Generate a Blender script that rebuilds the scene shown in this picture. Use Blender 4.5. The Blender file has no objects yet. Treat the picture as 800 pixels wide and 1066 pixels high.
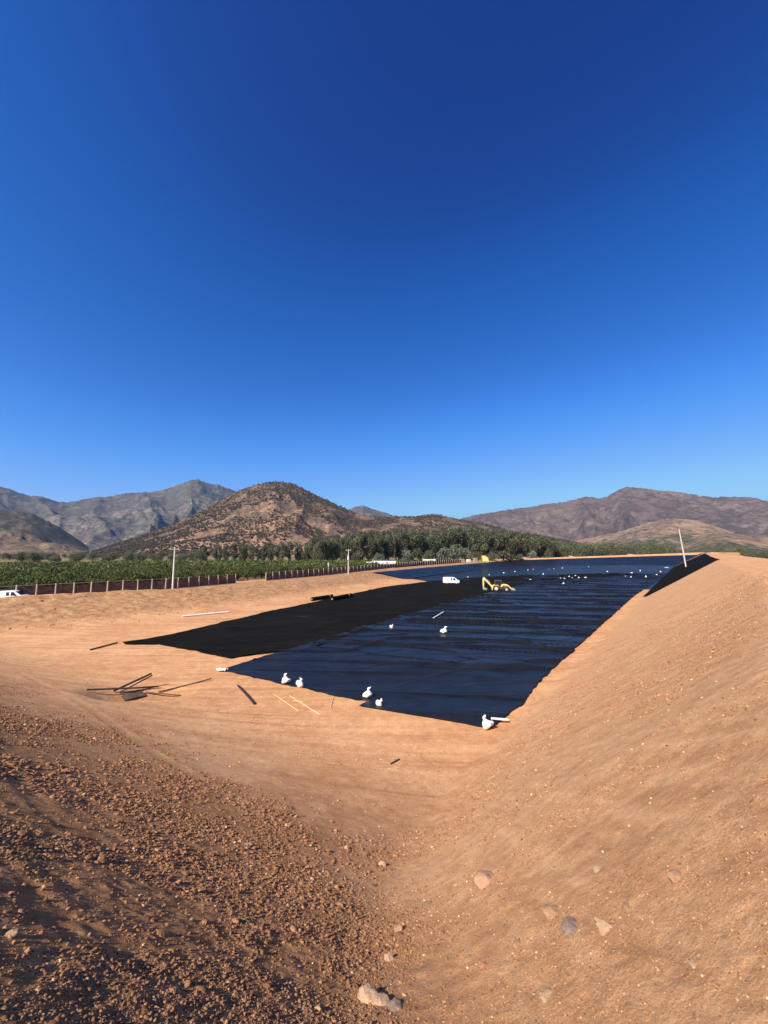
import bpy, bmesh, math, random
import numpy as np
from mathutils import Vector, Matrix, Euler

random.seed(7)
RNG = np.random.default_rng(11)
R = math.radians
scene = bpy.context.scene
COL = scene.collection

# ------------------------------------------------------------------ camera frame
EYE = 10.5                      # camera height above the reservoir floor (z = 0)
PITCH = math.atan((574 - 533) / 400.0)
CP, SP = math.cos(PITCH), math.sin(PITCH)

def ray(px, py):
    u = (px - 400) / 400.0
    v = (533 - py) / 400.0
    return np.array([u, CP - v * SP, SP + v * CP])

def at_z(px, py, z=0.0):
    d = ray(px, py)
    s = (z - EYE) / d[2]
    return (d[0] * s, d[1] * s)

def at_y(px, y):
    """ground x for a photo column at the forward distance y, with the height of a photo row"""
    d = ray(px, 574)
    return d[0] * y / d[1]

# ------------------------------------------------------------------ numpy noise
def _hash(ix, iy, seed):
    h = (ix.astype(np.int64) * 374761393 + iy.astype(np.int64) * 668265263 + seed * 1442695041) & 0xffffffff
    h = ((h ^ (h >> 13)) * 1274126177) & 0xffffffff
    h = (h ^ (h >> 16)) & 0xffffffff
    return h.astype(np.float64) / 4294967295.0

def vnoise(x, y, seed=0):
    x = np.asarray(x, float); y = np.asarray(y, float)
    xi = np.floor(x); yi = np.floor(y)
    fx = x - xi; fy = y - yi
    fx = fx * fx * fx * (fx * (fx * 6 - 15) + 10)
    fy = fy * fy * fy * (fy * (fy * 6 - 15) + 10)
    a = _hash(xi, yi, seed); b = _hash(xi + 1, yi, seed)
    c = _hash(xi, yi + 1, seed); d = _hash(xi + 1, yi + 1, seed)
    return (a + (b - a) * fx) * (1 - fy) + (c + (d - c) * fx) * fy

def fbm(x, y, seed=0, octaves=4, gain=0.5):
    s = 0; a = 1; t = 0
    for k in range(octaves):
        s = s + a * vnoise(x * 2 ** k + 17.3 * k, y * 2 ** k - 9.1 * k, seed + k)
        t += a; a *= gain
    return s / t

def smooth(a, b, x):
    t = np.clip((x - a) / (b - a), 0, 1)
    return t * t * (3 - 2 * t)

def smax(a, b, k):
    h = np.clip(0.5 + 0.5 * (a - b) / k, 0, 1)
    return b + (a - b) * h + k * h * (1 - h)

def smin(a, b, k):
    return -smax(-a, -b, k)

# ------------------------------------------------------------------ terrain
FENCE = np.array([(-128.0, -14.0), (-61, 61), (-43.6, 80), (-12.6, 136), (19, 192), (95, 300.0)])
FARZ0, FARZ1 = 3.5, 8.9

def left_dist(x, y):
    """signed distance from the fence line, positive towards the reservoir"""
    best = np.full(np.shape(x), 1e9); sgn = np.ones(np.shape(x))
    n = len(FENCE)
    for i in range(n - 1):
        a = FENCE[i]; b = FENCE[i + 1]
        ab = b - a; L = np.hypot(*ab); d = ab / L
        t = (x - a[0]) * d[0] + (y - a[1]) * d[1]
        lo = -1e6 if i == 0 else 0; hi = 1e6 if i == n - 2 else L
        tc = np.clip(t, lo, hi)
        dx = x - (a[0] + d[0] * tc); dy = y - (a[1] + d[1] * tc)
        dist = np.hypot(dx, dy)
        side = np.sign(dx * d[1] - dy * d[0])
        m = dist < best
        best = np.where(m, dist, best); sgn = np.where(m, side, sgn)
    return best * sgn

def d_end(x, y):
    return 22.3 - (x * .482 + y * .876)

def d_right(x, y):
    return 8.8 + x * .784 - y * .62

def s_right(x, y):
    return x * .62 + y * .784

def right_width(s):
    return np.interp(s, [0, 8, 35, 150, 290], [9.5, 9.7, 12.6, 13.4, 16.5])

def left_width(y):
    return np.interp(y, [50, 100, 150], [24.0, 20.0, 15.0])

def far_dist(x, y):
    return (303 + 0.02 * (x - 95)) - y

def base_height(x, y):
    x = np.asarray(x, float); y = np.asarray(y, float)
    de = d_end(x, y); dr = d_right(x, y); s = s_right(x, y); dl = left_dist(x, y); df = far_dist(x, y)
    # right embankment
    w = right_width(s)
    q = dr / w
    hr = smin(8.9 * np.clip(q, -0.02, None), np.full_like(q, 8.92), 0.25)
    e = dr - w
    far_rut = smooth(15, 30, s)
    hr = hr + far_rut * (-0.26 * np.exp(-((e - 0.5) / 0.4) ** 2) + 0.48 * np.exp(-((e - 3.2) / 1.3) ** 2))
    down = np.clip((e - 9) / 14.0, 0, 1)
    hr = np.where(e > 9, np.maximum(hr * (1 - down) + 2.4 * down, 2.4), hr)
    # near end embankment, where the photographer stands
    q = np.clip(de / 22.3, 0, None)
    he = smin(8.9 * q ** 2.1, np.full_like(q, 8.95), 0.35)
    cap = 2.8 + 6.2 * smooth(2, 38, dl)
    he = smin(he, cap, 0.5)
    down = np.clip((de - 34) / 16.0, 0, 1)
    he = he * (1 - down) + 2.8 * down
    # left bank below the fence
    wl = left_width(y)
    top = 2.8 + (FARZ0 - 2.8) * smooth(170, 300, y)
    hl = top * (1 - smooth(0, 1, (dl - 3.5) / (wl - 3.5)) * 1.0)
    hl = hl + 0.95 * np.exp(-((dl - 5.0) / 2.2) ** 2) * (1 - smooth(60, 92, y))
    hl = np.where(dl < 0, top, hl) + smooth(120, 170, y) * .7 * np.exp(-((dl - .5) / 2.4) ** 2)
    # far bank
    rz = FARZ0 + (FARZ1 - FARZ0) * np.clip((x - 95) / 160.0, 0, 1)
    hf = rz * (1 - np.clip(df / 26.0, 0, 1))
    dn = np.clip((-df - 6) / 25.0, 0, 1)
    hf = np.where(df < 0, rz * (1 - dn) + 2.8 * dn, hf)
    hf = hf + .9 * np.exp(-((df + .5) / 2.2) ** 2) * (x > 85)
    hf = np.where(x < 60, np.minimum(hf, np.where(df < 0, 2.8, 0)), hf)
    h = smax(he, hr, 0.9)
    h = smax(h, hl, 0.35)
    h = np.maximum(h, hf)
    return h

HX, HY = at_z(148, 722, 0.6)

def rubble_mask(x, y):
    """dark loose spoil on the near end bank"""
    de = d_end(x, y); dr = d_right(x, y)
    n = fbm(x / 2.6, y / 2.6, 50, 4) - .5
    m = smooth(11.6, 16.4, de + 5.5 * n)
    he = 8.9 * (np.clip(de, 0, None) / 22.3) ** 2.1
    hr = 8.9 * dr / 9.6
    m2 = smooth(-0.5, 2.0, he - hr + 2.2 * n)
    return m * m2 * smooth(0, 30, left_dist(x, y) - 8)

RUTS = []        # wheel ruts pressed into the loose spoil: (polyline, half width, depth)

def rut_profile(x, y):
    z = np.zeros(np.shape(x)); inside = np.zeros(np.shape(x))
    for P, hw, dep in RUTS:
        best = np.full(np.shape(x), 1e9)
        for a, b in zip(P[:-1], P[1:]):
            ab = b - a; t = np.clip(((x - a[0]) * ab[0] + (y - a[1]) * ab[1]) / (ab @ ab), 0, 1)
            best = np.minimum(best, np.hypot(x - a[0] - t * ab[0], y - a[1] - t * ab[1]))
        z = z - dep * np.exp(-(best / hw) ** 4) + .55 * dep * np.exp(-((best - 1.7 * hw) / (.5 * hw)) ** 2)
        inside = np.maximum(inside, np.exp(-(best / hw) ** 4))
    return z, inside

def height(x, y, detail=True):
    x = np.asarray(x, float); y = np.asarray(y, float)
    h = base_height(x, y)
    r = np.hypot(x, y) + 0.3
    # hollow with debris on the lower end bank
    ux = (x - HX) * .8 + (y - HY) * .6; uy = -(x - HX) * .6 + (y - HY) * .8
    h = h - 0.6 * np.exp(-((ux / 3.0) ** 2 + (uy / 1.9) ** 2) ** 1.6) + 0.16 * np.exp(-(((ux + 3.6) / 1.2) ** 2 + (uy / 2.2) ** 2))
    # farther plain rolls a little
    h = h + smooth(600, 4000, r) * 6 * (fbm(x / 600., y / 600., 5, 3) - .5)
    if RUTS: h = h + rut_profile(x, y)[0]
    if detail:
        cell = r * 0.0042
        dl = left_dist(x, y)
        floor_m = smooth(0.0, 0.9, h)
        rub = rubble_mask(x, y)
        onbank = smooth(-1, 2, dl) * (1 - smooth(21, 28, dl)) * (1 - smooth(90, 130, y)) * smooth(0.2, 1.0, h)
        for k, (wl, a_s, a_r, a_b) in enumerate(((2.6, .018, .014, .10), (1.1, .011, .010, .06), (.5, .010, .018, .04), (.22, .009, .018, .02), (.10, .007, .013, .01), (.05, .0045, .008, .004))):
            vis = np.clip(wl / (2.2 * cell) - 1, 0, 1)
            if vis.max() <= 0: continue
            n = vnoise(x / wl + 3.1 * k, y / wl - 7.7 * k, 20 + k) - .5
            n2 = np.abs(vnoise(x / wl * 1.3 - 5, y / wl * 1.3 + 2, 30 + k) - .5) * 2
            amp = a_s * (0.25 + 0.75 * floor_m) * (1 - rub) + a_b * onbank * (1 - rub)
            h = h + vis * (n * 2 * amp + a_r * rub * (n + .6 * (.45 - n2)))
        # rills running down the right embankment
        dr = d_right(x, y); s = s_right(x, y)
        sl = smooth(0.5, 2.5, dr) * (1 - rub) * smooth(-1, 3, d_right(x, y) - 0.0) * (h < 9.1)
        ril = vnoise(s / .55 + 1.5 * vnoise(dr / 3., s / 3., 63), dr / 7.0, 61) - .5
        h = h + 0.004 * sl * ril * np.clip(.55 / (2.2 * cell) - 1, 0, 1)
        # wheel ruts on the floor by the left bank, running along it
        q = dl + 2.0 * (vnoise(x / 14., y / 14., 71) - .5)
        rut = (vnoise(q / .8, y / 60., 72) - .5) * smooth(14, 22, dl) * (1 - smooth(1.2, 3.2, h)) * (1 - smooth(56, 70, dl))
        h = h + .05 * rut * np.clip(.8 / (2.2 * cell) - 1, 0, 1)
    return h

def H(x, y):
    return float(height(np.array([x]), np.array([y]))[0])

_S = np.exp(np.linspace(math.log(0.8), math.log(900), 9000))
def hit(px, py):
    d = ray(px, py)
    X = d[0] * _S; Y = d[1] * _S; Z = EYE + d[2] * _S
    g = height(X, Y)
    k = np.argmax(Z < g)
    return Vector((X[k], Y[k], g[k]))

def _rut(pts, hw, dep):
    q = [hit(*p) for p in pts]
    return (np.array([(v.x, v.y) for v in q]), hw, dep)
RUTS = [_rut(p, w_, d_) for p, w_, d_ in (
    ([(-60, 850), (0, 905), (48, 948), (120, 985)], .15, .010),
    ([(-30, 770), (18, 812), (55, 850), (105, 880), (190, 915)], .16, .010),
    ([(10, 770), (60, 815), (110, 848), (200, 880), (300, 915)], .18, .008),
    ([(20, 700), (90, 735), (170, 790), (250, 835)], .22, .012))]

# ------------------------------------------------------------------ node helpers
def new_mat(name):
    m = bpy.data.materials.new(name); m.use_nodes = True
    nt = m.node_tree
    for n in list(nt.nodes): nt.nodes.remove(n)
    out = nt.nodes.new('ShaderNodeOutputMaterial')
    bsdf = nt.nodes.new('ShaderNodeBsdfPrincipled')
    nt.links.new(bsdf.outputs[0], out.inputs[0])
    return m, nt, bsdf, out

class N:
    def __init__(s, nt): s.nt = nt
    def new(s, t, **k):
        n = s.nt.nodes.new(t)
        for a, b in k.items(): setattr(n, a, b)
        return n
    def link(s, a, b): s.nt.links.new(a, b)
    def put(s, sock, v):
        if hasattr(v, 'is_output'): s.link(v, sock)
        else: sock.default_value = v
    def coord(s): return s.new('ShaderNodeTexCoord').outputs['Object']
    def pos(s): return s.new('ShaderNodeNewGeometry').outputs['Position']
    def mapping(s, v, rot=(0, 0, 0), scale=(1, 1, 1), loc=(0, 0, 0)):
        m = s.new('ShaderNodeMapping'); s.link(v, m.inputs[0])
        m.inputs['Rotation'].default_value = rot; m.inputs['Scale'].default_value = scale; m.inputs['Location'].default_value = loc
        return m.outputs[0]
    def noise(s, v, scale, detail=4, rough=.55, dist=0):
        n = s.new('ShaderNodeTexNoise'); s.link(v, n.inputs['Vector'])
        n.inputs['Scale'].default_value = scale; n.inputs['Detail'].default_value = detail
        n.inputs['Roughness'].default_value = rough; n.inputs['Distortion'].default_value = dist
        return n.outputs['Fac']
    def voro(s, v, scale, feature='F1', out='Distance'):
        n = s.new('ShaderNodeTexVoronoi', feature=feature); s.link(v, n.inputs['Vector'])
        n.inputs['Scale'].default_value = scale
        return n.outputs[out]
    def ramp(s, f, stops):
        n = s.new('ShaderNodeValToRGB'); s.link(f, n.inputs[0])
        el = n.color_ramp.elements
        while len(el) < len(stops): el.new(0.5)
        for e, (p, c) in zip(el, stops):
            e.position = p; e.color = (*c, 1) if len(c) == 3 else c
        return n.outputs[0]
    def sstep(s, f, a, b):
        n = s.new('ShaderNodeMapRange', interpolation_type='SMOOTHSTEP'); s.link(f, n.inputs[0])
        n.inputs[1].default_value = a; n.inputs[2].default_value = b
        return n.outputs[0]
    def mix(s, f, a, b, mode='MIX'):
        n = s.new('ShaderNodeMix', data_type='RGBA', blend_type=mode)
        s.put(n.inputs[0], f); s.put(n.inputs[6], a if not isinstance(a, tuple) else (*a, 1)); s.put(n.inputs[7], b if not isinstance(b, tuple) else (*b, 1))
        return n.outputs[2]
    def math(s, op, a, b=0.0):
        n = s.new('ShaderNodeMath', operation=op); s.put(n.inputs[0], a); s.put(n.inputs[1], b)
        return n.outputs[0]
    def attr(s, name, out='Fac'):
        n = s.new('ShaderNodeAttribute', attribute_name=name); return n.outputs[out]
    def bump(s, h, strength, dist, normal=None):
        n = s.new('ShaderNodeBump'); s.link(h, n.inputs['Height'])
        n.inputs['Strength'].default_value = strength; n.inputs['Distance'].default_value = dist
        if normal is not None: s.link(normal, n.inputs['Normal'])
        return n.outputs[0]

def simple(name, color, rough=.6, metal=0., spec=.5, var=.12, scale=6., dirt=None, bump=0.):
    m, nt, b, o = new_mat(name); n = N(nt)
    c = n.coord()
    f = n.noise(c, scale, 5)
    lo = tuple(x * (1 - var) for x in color); hi = tuple(min(1, x * (1 + var)) for x in color)
    colr = n.ramp(f, [(.3, lo), (.7, hi)])
    if dirt:
        g = n.sstep(n.noise(c, scale * .37, 6, .65), .5, .72)
        colr = n.mix(n.math('MULTIPLY', g, .6), colr, dirt)
    n.link(colr, b.inputs['Base Color'])
    b.inputs['Roughness'].default_value = rough; b.inputs['Metallic'].default_value = metal
    b.inputs['Specular IOR Level'].default_value = spec
    if bump:
        n.link(n.bump(n.noise(c, scale * 3, 5), bump, .02), b.inputs['Normal'])
    return m

# ------------------------------------------------------------------ mesh helpers
def mesh_arrays(name, V, F, mat=None, smooth_faces=True):
    """V (n,3), F (m,3|4) numpy -> mesh"""
    V = np.asarray(V, np.float32); F = np.asarray(F, np.int32)
    me = bpy.data.meshes.new(name)
    k = F.shape[1]
    me.vertices.add(len(V)); me.vertices.foreach_set('co', V.ravel())
    me.loops.add(F.size); me.loops.foreach_set('vertex_index', F.ravel())
    me.polygons.add(len(F)); me.polygons.foreach_set('loop_start', np.arange(0, F.size, k, dtype=np.int32))
    try: me.polygons.foreach_set('loop_total', np.full(len(F), k, np.int32))
    except Exception: pass
    me.update(calc_edges=True)
    me.polygons.foreach_set('use_smooth', np.full(len(F), smooth_faces))
    if mat: me.materials.append(mat)
    return me

def fattr(me, name, a):
    at = me.attributes.new(name, 'FLOAT', 'POINT'); at.data.foreach_set('value', np.asarray(a, np.float32).ravel())

def link(name, me, parent=None, loc=None):
    o = bpy.data.objects.new(name, me); COL.objects.link(o)
    if parent: o.parent = parent
    if loc is not None: o.location = loc
    return o

def tag(o, label=None, cat=None, group=None, kind=None):
    if label: o['label'] = label
    if cat: o['category'] = cat
    if group: o['group'] = group
    if kind: o['kind'] = kind
    return o

def empty(name, loc, rz=0.):
    o = bpy.data.objects.new(name, None); COL.objects.link(o)
    o.location = loc; o.rotation_euler = (0, 0, rz); o.empty_display_size = .3
    return o

def grid_faces(nr, nc):
    i = np.arange(nr - 1)[:, None] * nc + np.arange(nc - 1)[None, :]
    i = i.ravel()
    return np.stack([i, i + 1, i + nc + 1, i + nc], 1)

class MB:
    def __init__(s): s.v = []; s.f = []
    def add(s, vs, fs):
        o = len(s.v); s.v += [tuple(p) for p in vs]; s.f += [tuple(i + o for i in f) for f in fs]; return s
    def box(s, c, d, rot=None, bev=0.):
        x, y, z = (k / 2 for k in d)
        if bev:
            b = min(bev, x * .9, y * .9, z * .9)
            bm = bmesh.new(); bmesh.ops.create_cube(bm, size=1)
            bmesh.ops.scale(bm, vec=d, verts=bm.verts)
            bmesh.ops.bevel(bm, geom=list(bm.edges), offset=b, segments=2, affect='EDGES', profile=.5)
            bm.verts.index_update()
            vs = [v.co.copy() for v in bm.verts]; fs = [[v.index for v in f.verts] for f in bm.faces]; bm.free()
        else:
            vs = [Vector((a, b, e)) for a in (-x, x) for b in (-y, y) for e in (-z, z)]
            fs = [(0, 1, 3, 2), (4, 6, 7, 5), (0, 4, 5, 1), (2, 3, 7, 6), (0, 2, 6, 4), (1, 5, 7, 3)]
        M = Euler(rot).to_matrix() if rot else Matrix.Identity(3)
        return s.add([M @ v + Vector(c) for v in vs], fs)
    def tube(s, pts, rad, n=10, cap=True):
        pts = [Vector(p) for p in pts]
        if not hasattr(rad, '__len__'): rad = [rad] * len(pts)
        vs = []; fs = []; up = None
        for i, p in enumerate(pts):
            t = (pts[min(i + 1, len(pts) - 1)] - pts[max(i - 1, 0)]).normalized()
            if up is None: up = t.orthogonal().normalized()
            a = (up - t * up.dot(t)).normalized(); up = a; b = t.cross(a)
            for k in range(n):
                an = 2 * math.pi * k / n
                vs.append(p + (a * math.cos(an) + b * math.sin(an)) * rad[i])
        for i in range(len(pts) - 1):
            for k in range(n):
                fs.append((i * n + k, i * n + (k + 1) % n, (i + 1) * n + (k + 1) % n, (i + 1) * n + k))
        if cap:
            fs.append(tuple(range(n - 1, -1, -1))); fs.append(tuple((len(pts) - 1) * n + k for k in range(n)))
        return s.add(vs, fs)
    def prism(s, prof, axis, a, b):
        """profile of (p,q) pairs extruded between a and b along axis 'x','y' or 'z'"""
        def w(p, q, e): return {'x': (e, p, q), 'y': (p, e, q), 'z': (p, q, e)}[axis]
        n = len(prof)
        vs = [w(p, q, a) for p, q in prof] + [w(p, q, b) for p, q in prof]
        fs = [tuple(range(n - 1, -1, -1)), tuple(range(n, 2 * n))] + [(i, (i + 1) % n, n + (i + 1) % n, n + i) for i in range(n)]
        return s.add(vs, fs)
    def mesh(s, name, mat, smooth_angle=None, bevel=0.):
        me = bpy.data.meshes.new(name)
        me.from_pydata([tuple(v) for v in s.v], [], s.f); me.update()
        bm = bmesh.new(); bm.from_mesh(me)
        bmesh.ops.recalc_face_normals(bm, faces=bm.faces)
        if bevel:
            es = [e for e in bm.edges if len(e.link_faces) == 2 and e.calc_face_angle(0) > .5]
            bmesh.ops.bevel(bm, geom=es, offset=bevel, segments=2, affect='EDGES', profile=.5)
        if smooth_angle:
            for f in bm.faces: f.smooth = True
            for e in bm.edges:
                if len(e.link_faces) == 2 and e.calc_face_angle(0) > smooth_angle: e.smooth = False
        bm.to_mesh(me); bm.free()
        me.materials.append(mat)
        return me
    def build(s, name, mat, parent=None, smooth_angle=None, bevel=0., loc=None):
        return link(name, s.mesh(name, mat, smooth_angle, bevel), parent, loc)

# ------------------------------------------------------------------ materials
def ground_material():
    m, nt, b, o = new_mat('earth'); n = N(nt)
    p = n.pos()
    rub = n.attr('rubble'); slope = n.attr('slope'); out = n.attr('outside'); bank = n.attr('bank'); lay = n.attr('floor')
    big = n.noise(p, .16, 5, .6); mid = n.noise(p, 1.1, 6, .62); fine = n.noise(p, 9, 6, .65); grit = n.noise(p, 42, 3, .6)
    # compacted clay
    clay = n.ramp(mid, [(.25, (.37, .190, .105)), (.5, (.44, .240, .135)), (.75, (.51, .300, .178))])
    clay = n.mix(n.math('MULTIPLY', n.sstep(big, .42, .66), .35), clay, (.62, .40, .25))
    # tracks along the left bank
    tr = n.mapping(p, (0, 0, R(-61)), (.05, 1.25, .3))
    tk = n.noise(tr, 1.0, 4, .55, .3)
    clay = n.mix(n.math('MULTIPLY', n.math('MULTIPLY', n.sstep(tk, .5, .64), lay), .30), clay, (.62, .39, .235))
    clay = n.mix(n.math('MULTIPLY', n.math('MULTIPLY', n.sstep(tk, .46, .30), lay), .70), clay, (.29, .15, .085))
    # right slope, streaked down the fall line
    st = n.mapping(p, (0, 0, R(-51.7)), (4.2, .38, .8))
    streak = n.noise(st, 1.0, 6, .62, .2)
    sc = n.ramp(streak, [(.28, (.39, .212, .12)), (.5, (.48, .275, .16)), (.72, (.57, .35, .21))])
    sc = n.mix(n.math('MULTIPLY', n.sstep(mid, .5, .75), .35), sc, (.35, .175, .095))
    sc = n.mix(n.math('MULTIPLY', n.sstep(big, .46, .62), .30), sc, (.52, .33, .20))
    col = n.mix(slope, clay, sc)
    # small pale stones bedded in the surface
    vs = n.voro(p, 11); vs2 = n.voro(p, 27)
    dots = n.math('MULTIPLY', n.sstep(vs, .2, .12), n.sstep(n.noise(p, 2.2, 3), .52, .62))
    dots2 = n.math('MULTIPLY', n.sstep(vs2, .23, .13), n.sstep(n.noise(p, 3.7, 3), .48, .6))
    allow = n.math('ADD', slope, n.math('MULTIPLY', bank, .6))
    col = n.mix(n.math('MULTIPLY', dots, n.math('MULTIPLY', allow, .32)), col, (.60, .41, .27))
    col = n.mix(n.math('MULTIPLY', dots2, n.math('ADD', n.math('MULTIPLY', allow, .5), .15)), col, (.62, .44, .30))
    # rough bank below the fence
    bk = n.ramp(n.noise(p, .9, 7, .7), [(.3, (.19, .10, .058)), (.5, (.33, .19, .11)), (.7, (.48, .31, .185))])
    col = n.mix(bank, col, bk)
    # loose spoil
    rc = n.ramp(n.noise(p, 3.2, 8, .72), [(.3, (.25, .125, .060)), (.52, (.37, .195, .098)), (.72, (.49, .285, .155))])
    rc = n.mix(n.math('MULTIPLY', n.sstep(n.voro(p, 21), .25, .12), .45), rc, (.46, .30, .20))
    col = n.mix(rub, col, rc)
    # outer ground: dry soil and scrub
    og = n.ramp(n.noise(p, .035, 8, .62), [(.34, (.085, .085, .045)), (.5, (.16, .13, .075)), (.64, (.30, .20, .12))])
    col = n.mix(out, col, og)
    # grain
    rough_ = n.noise(p, 2.6, 9, .82)
    col = n.mix(.60, col, n.ramp(rough_, [(.30, (.30, .29, .28)), (.5, (.5, .5, .5)), (.70, (.72, .72, .73))]), 'OVERLAY')
    col = n.mix(.42, col, n.ramp(fine, [(.25, (.35, .35, .35)), (.75, (.72, .72, .72))]), 'OVERLAY')
    col = n.mix(.34, col, n.ramp(grit, [(.25, (.3, .3, .3)), (.75, (.75, .75, .75))]), 'OVERLAY')
    col = n.mix(1.0, col, (1.05, .985, .82), 'MULTIPLY')
    n.link(col, b.inputs['Base Color'])
    b.inputs['Roughness'].default_value = .95; b.inputs['Specular IOR Level'].default_value = .1
    b1 = n.bump(n.noise(p, 26, 8, .72), .8, .03)
    b2 = n.bump(n.noise(p, 5.5, 8, .75), .30, .03, b1)
    b3 = n.bump(streak, .14, .05, b2)
    n.link(b3, b.inputs['Normal'])
    return m

def clod_material():
    m, nt, b, o = new_mat('clods'); n = N(nt)
    p = n.pos(); t = n.attr('tint')
    c = n.ramp(t, [(.0, (.13, .07, .046)), (.35, (.23, .125, .078)), (.7, (.33, .19, .12)), (.88, (.48, .33, .23)), (1., (.62, .50, .38))])
    c = n.mix(.5, c, n.ramp(n.noise(p, 30, 5), [(.3, (.35, .35, .35)), (.7, (.68, .68, .68))]), 'OVERLAY')
    c = n.mix(1.0, c, (1.08, .96, .74), 'MULTIPLY')
    n.link(c, b.inputs['Base Color'])
    b.inputs['Roughness'].default_value = .95; b.inputs['Specular IOR Level'].default_value = .12
    n.link(n.bump(n.noise(p, 60, 6), .6, .01), b.inputs['Normal'])
    return m

def rock_material(name, c0, c1):
    m, nt, b, o = new_mat(name); n = N(nt)
    p = n.coord()
    c = n.ramp(n.noise(p, 9, 8, .65), [(.3, c0), (.7, c1)])
    c = n.mix(n.math('MULTIPLY', n.sstep(n.noise(p, 5, 5), .55, .7), .5), c, (.42, .25, .15))
    n.link(c, b.inputs['Base Color']); b.inputs['Roughness'].default_value = .9; b.inputs['Specular IOR Level'].default_value = .15
    n.link(n.bump(n.noise(p, 22, 8, .7), .8, .03), b.inputs['Normal'])
    return m

def liner_material():
    m, nt, b, o = new_mat('plastic_liner'); n = N(nt)
    p = n.pos()
    c = n.ramp(n.noise(p, .35, 6, .6), [(.3, (.006, .0063, .008)), (.7, (.013, .0133, .016))])
    dust = n.sstep(n.noise(n.mapping(p, (0, 0, R(8)), (.25, 1.0, 1)), .7, 7, .7), .58, .78)
    c = n.mix(n.math('MULTIPLY', dust, .11), c, (.30, .24, .20))
    n.link(c, b.inputs['Base Color'])
    sheen = n.noise(n.mapping(p, (0, 0, R(7)), (.05, .55, 1)), 1.0, 5, .6, .3)
    rg_ = n.new('ShaderNodeMapRange'); n.link(sheen, rg_.inputs[0]); rg_.inputs[1].default_value = .35; rg_.inputs[2].default_value = .65; rg_.inputs[3].default_value = .32; rg_.inputs[4].default_value = .46
    n.link(rg_.outputs[0], b.inputs['Roughness'])
    sp_ = n.new('ShaderNodeMapRange'); n.link(sheen, sp_.inputs[0]); sp_.inputs[1].default_value = .35; sp_.inputs[2].default_value = .65; sp_.inputs[3].default_value = .165; sp_.inputs[4].default_value = .105
    n.link(sp_.outputs[0], b.inputs['Specular IOR Level'])
    w1 = n.noise(n.mapping(p, (0, 0, R(6)), (.45, 1.9, 1)), 1.0, 6, .6, .4)
    b1 = n.bump(w1, .16, .08)
    n.link(n.bump(n.noise(p, 7, 5, .6), .15, .03, b1), b.inputs['Normal'])
    return m

def textile_material():
    m, nt, b, o = new_mat('black_geotextile'); n = N(nt)
    p = n.pos()
    c = n.ramp(n.noise(n.mapping(p, (0, 0, R(-60)), (.15, 1.2, 1)), 1.0, 7, .65), [(.3, (.006, .0055, .005)), (.6, (.011, .0105, .009)), (.8, (.040, .036, .030))])
    n.link(c, b.inputs['Base Color'])
    b.inputs['Roughness'].default_value = .95; b.inputs['Specular IOR Level'].default_value = .015
    n.link(n.bump(n.noise(p, 2.2, 7, .65), .6, .08), b.inputs['Normal'])
    return m

def hill_material(name, scrub, soil, sc, thr, patch=None, patch_amt=0., low=.16):
    """scrub speckle over dry soil; scrub denser in the gullies and on the ridge"""
    m, nt, b, o = new_mat(name); n = N(nt)
    p = n.pos()
    f = n.noise(p, sc, 6, .72)
    v = n.voro(p, sc * .9)
    big = n.noise(p, sc * .09, 5, .6)
    k = n.math('ADD', n.math('MULTIPLY', f, .75), n.math('MULTIPLY', big, .55))
    k = n.math('ADD', k, n.math('MULTIPLY', n.attr('low'), low))
    dry = n.sstep(k, thr, thr + .13)
    s1 = n.mix(n.sstep(n.noise(p, sc * .4, 4), .4, .6), tuple(x * .8 for x in scrub), tuple(x * 1.25 for x in scrub))
    s2 = n.mix(n.sstep(n.noise(p, sc * .23, 5), .4, .62), tuple(x * .8 for x in soil), tuple(min(1, x * 1.3) for x in soil))
    c = n.mix(dry, s1, s2)
    c = n.mix(n.math('MULTIPLY', n.sstep(v, .42, .2), .8), c, tuple(x * .6 for x in scrub))
    c = n.mix(n.math('MULTIPLY', n.sstep(n.voro(p, sc * 2.1), .3, .15), .35), c, tuple(min(1, x * 1.25) for x in soil))
    if patch:
        q = n.math('MULTIPLY', n.sstep(n.noise(p, sc * .055, 4, .6), .52, .60), patch_amt)
        c = n.mix(q, c, patch)
    n.link(c, b.inputs['Base Color'])
    b.inputs['Roughness'].default_value = 1.; b.inputs['Specular IOR Level'].default_value = .05
    n.link(n.bump(f, .9, 1.2 / sc * .35), b.inputs['Normal'])
    return m

def leaf_material(name, dark, light, trans=.25):
    m, nt, b, o = new_mat(name); n = N(nt)
    t = n.attr('tint')
    c = n.ramp(t, [(.0, dark), (1., light)])
    oi = n.new('ShaderNodeObjectInfo').outputs['Random']
    c = n.mix(.55, c, n.ramp(oi, [(0., (.40, .42, .38)), (.5, (.5, .5, .5)), (1., (.60, .57, .50))]), 'OVERLAY')
    n.link(c, b.inputs['Base Color']); b.inputs['Roughness'].default_value = .6; b.inputs['Specular IOR Level'].default_value = .25
    tr = n.new('ShaderNodeBsdfTranslucent'); n.link(c, tr.inputs[0])
    mx = n.new('ShaderNodeMixShader'); mx.inputs[0].default_value = trans
    n.link(b.outputs[0], mx.inputs[1]); n.link(tr.outputs[0], mx.inputs[2]); n.link(mx.outputs[0], o.inputs[0])
    return m

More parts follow.
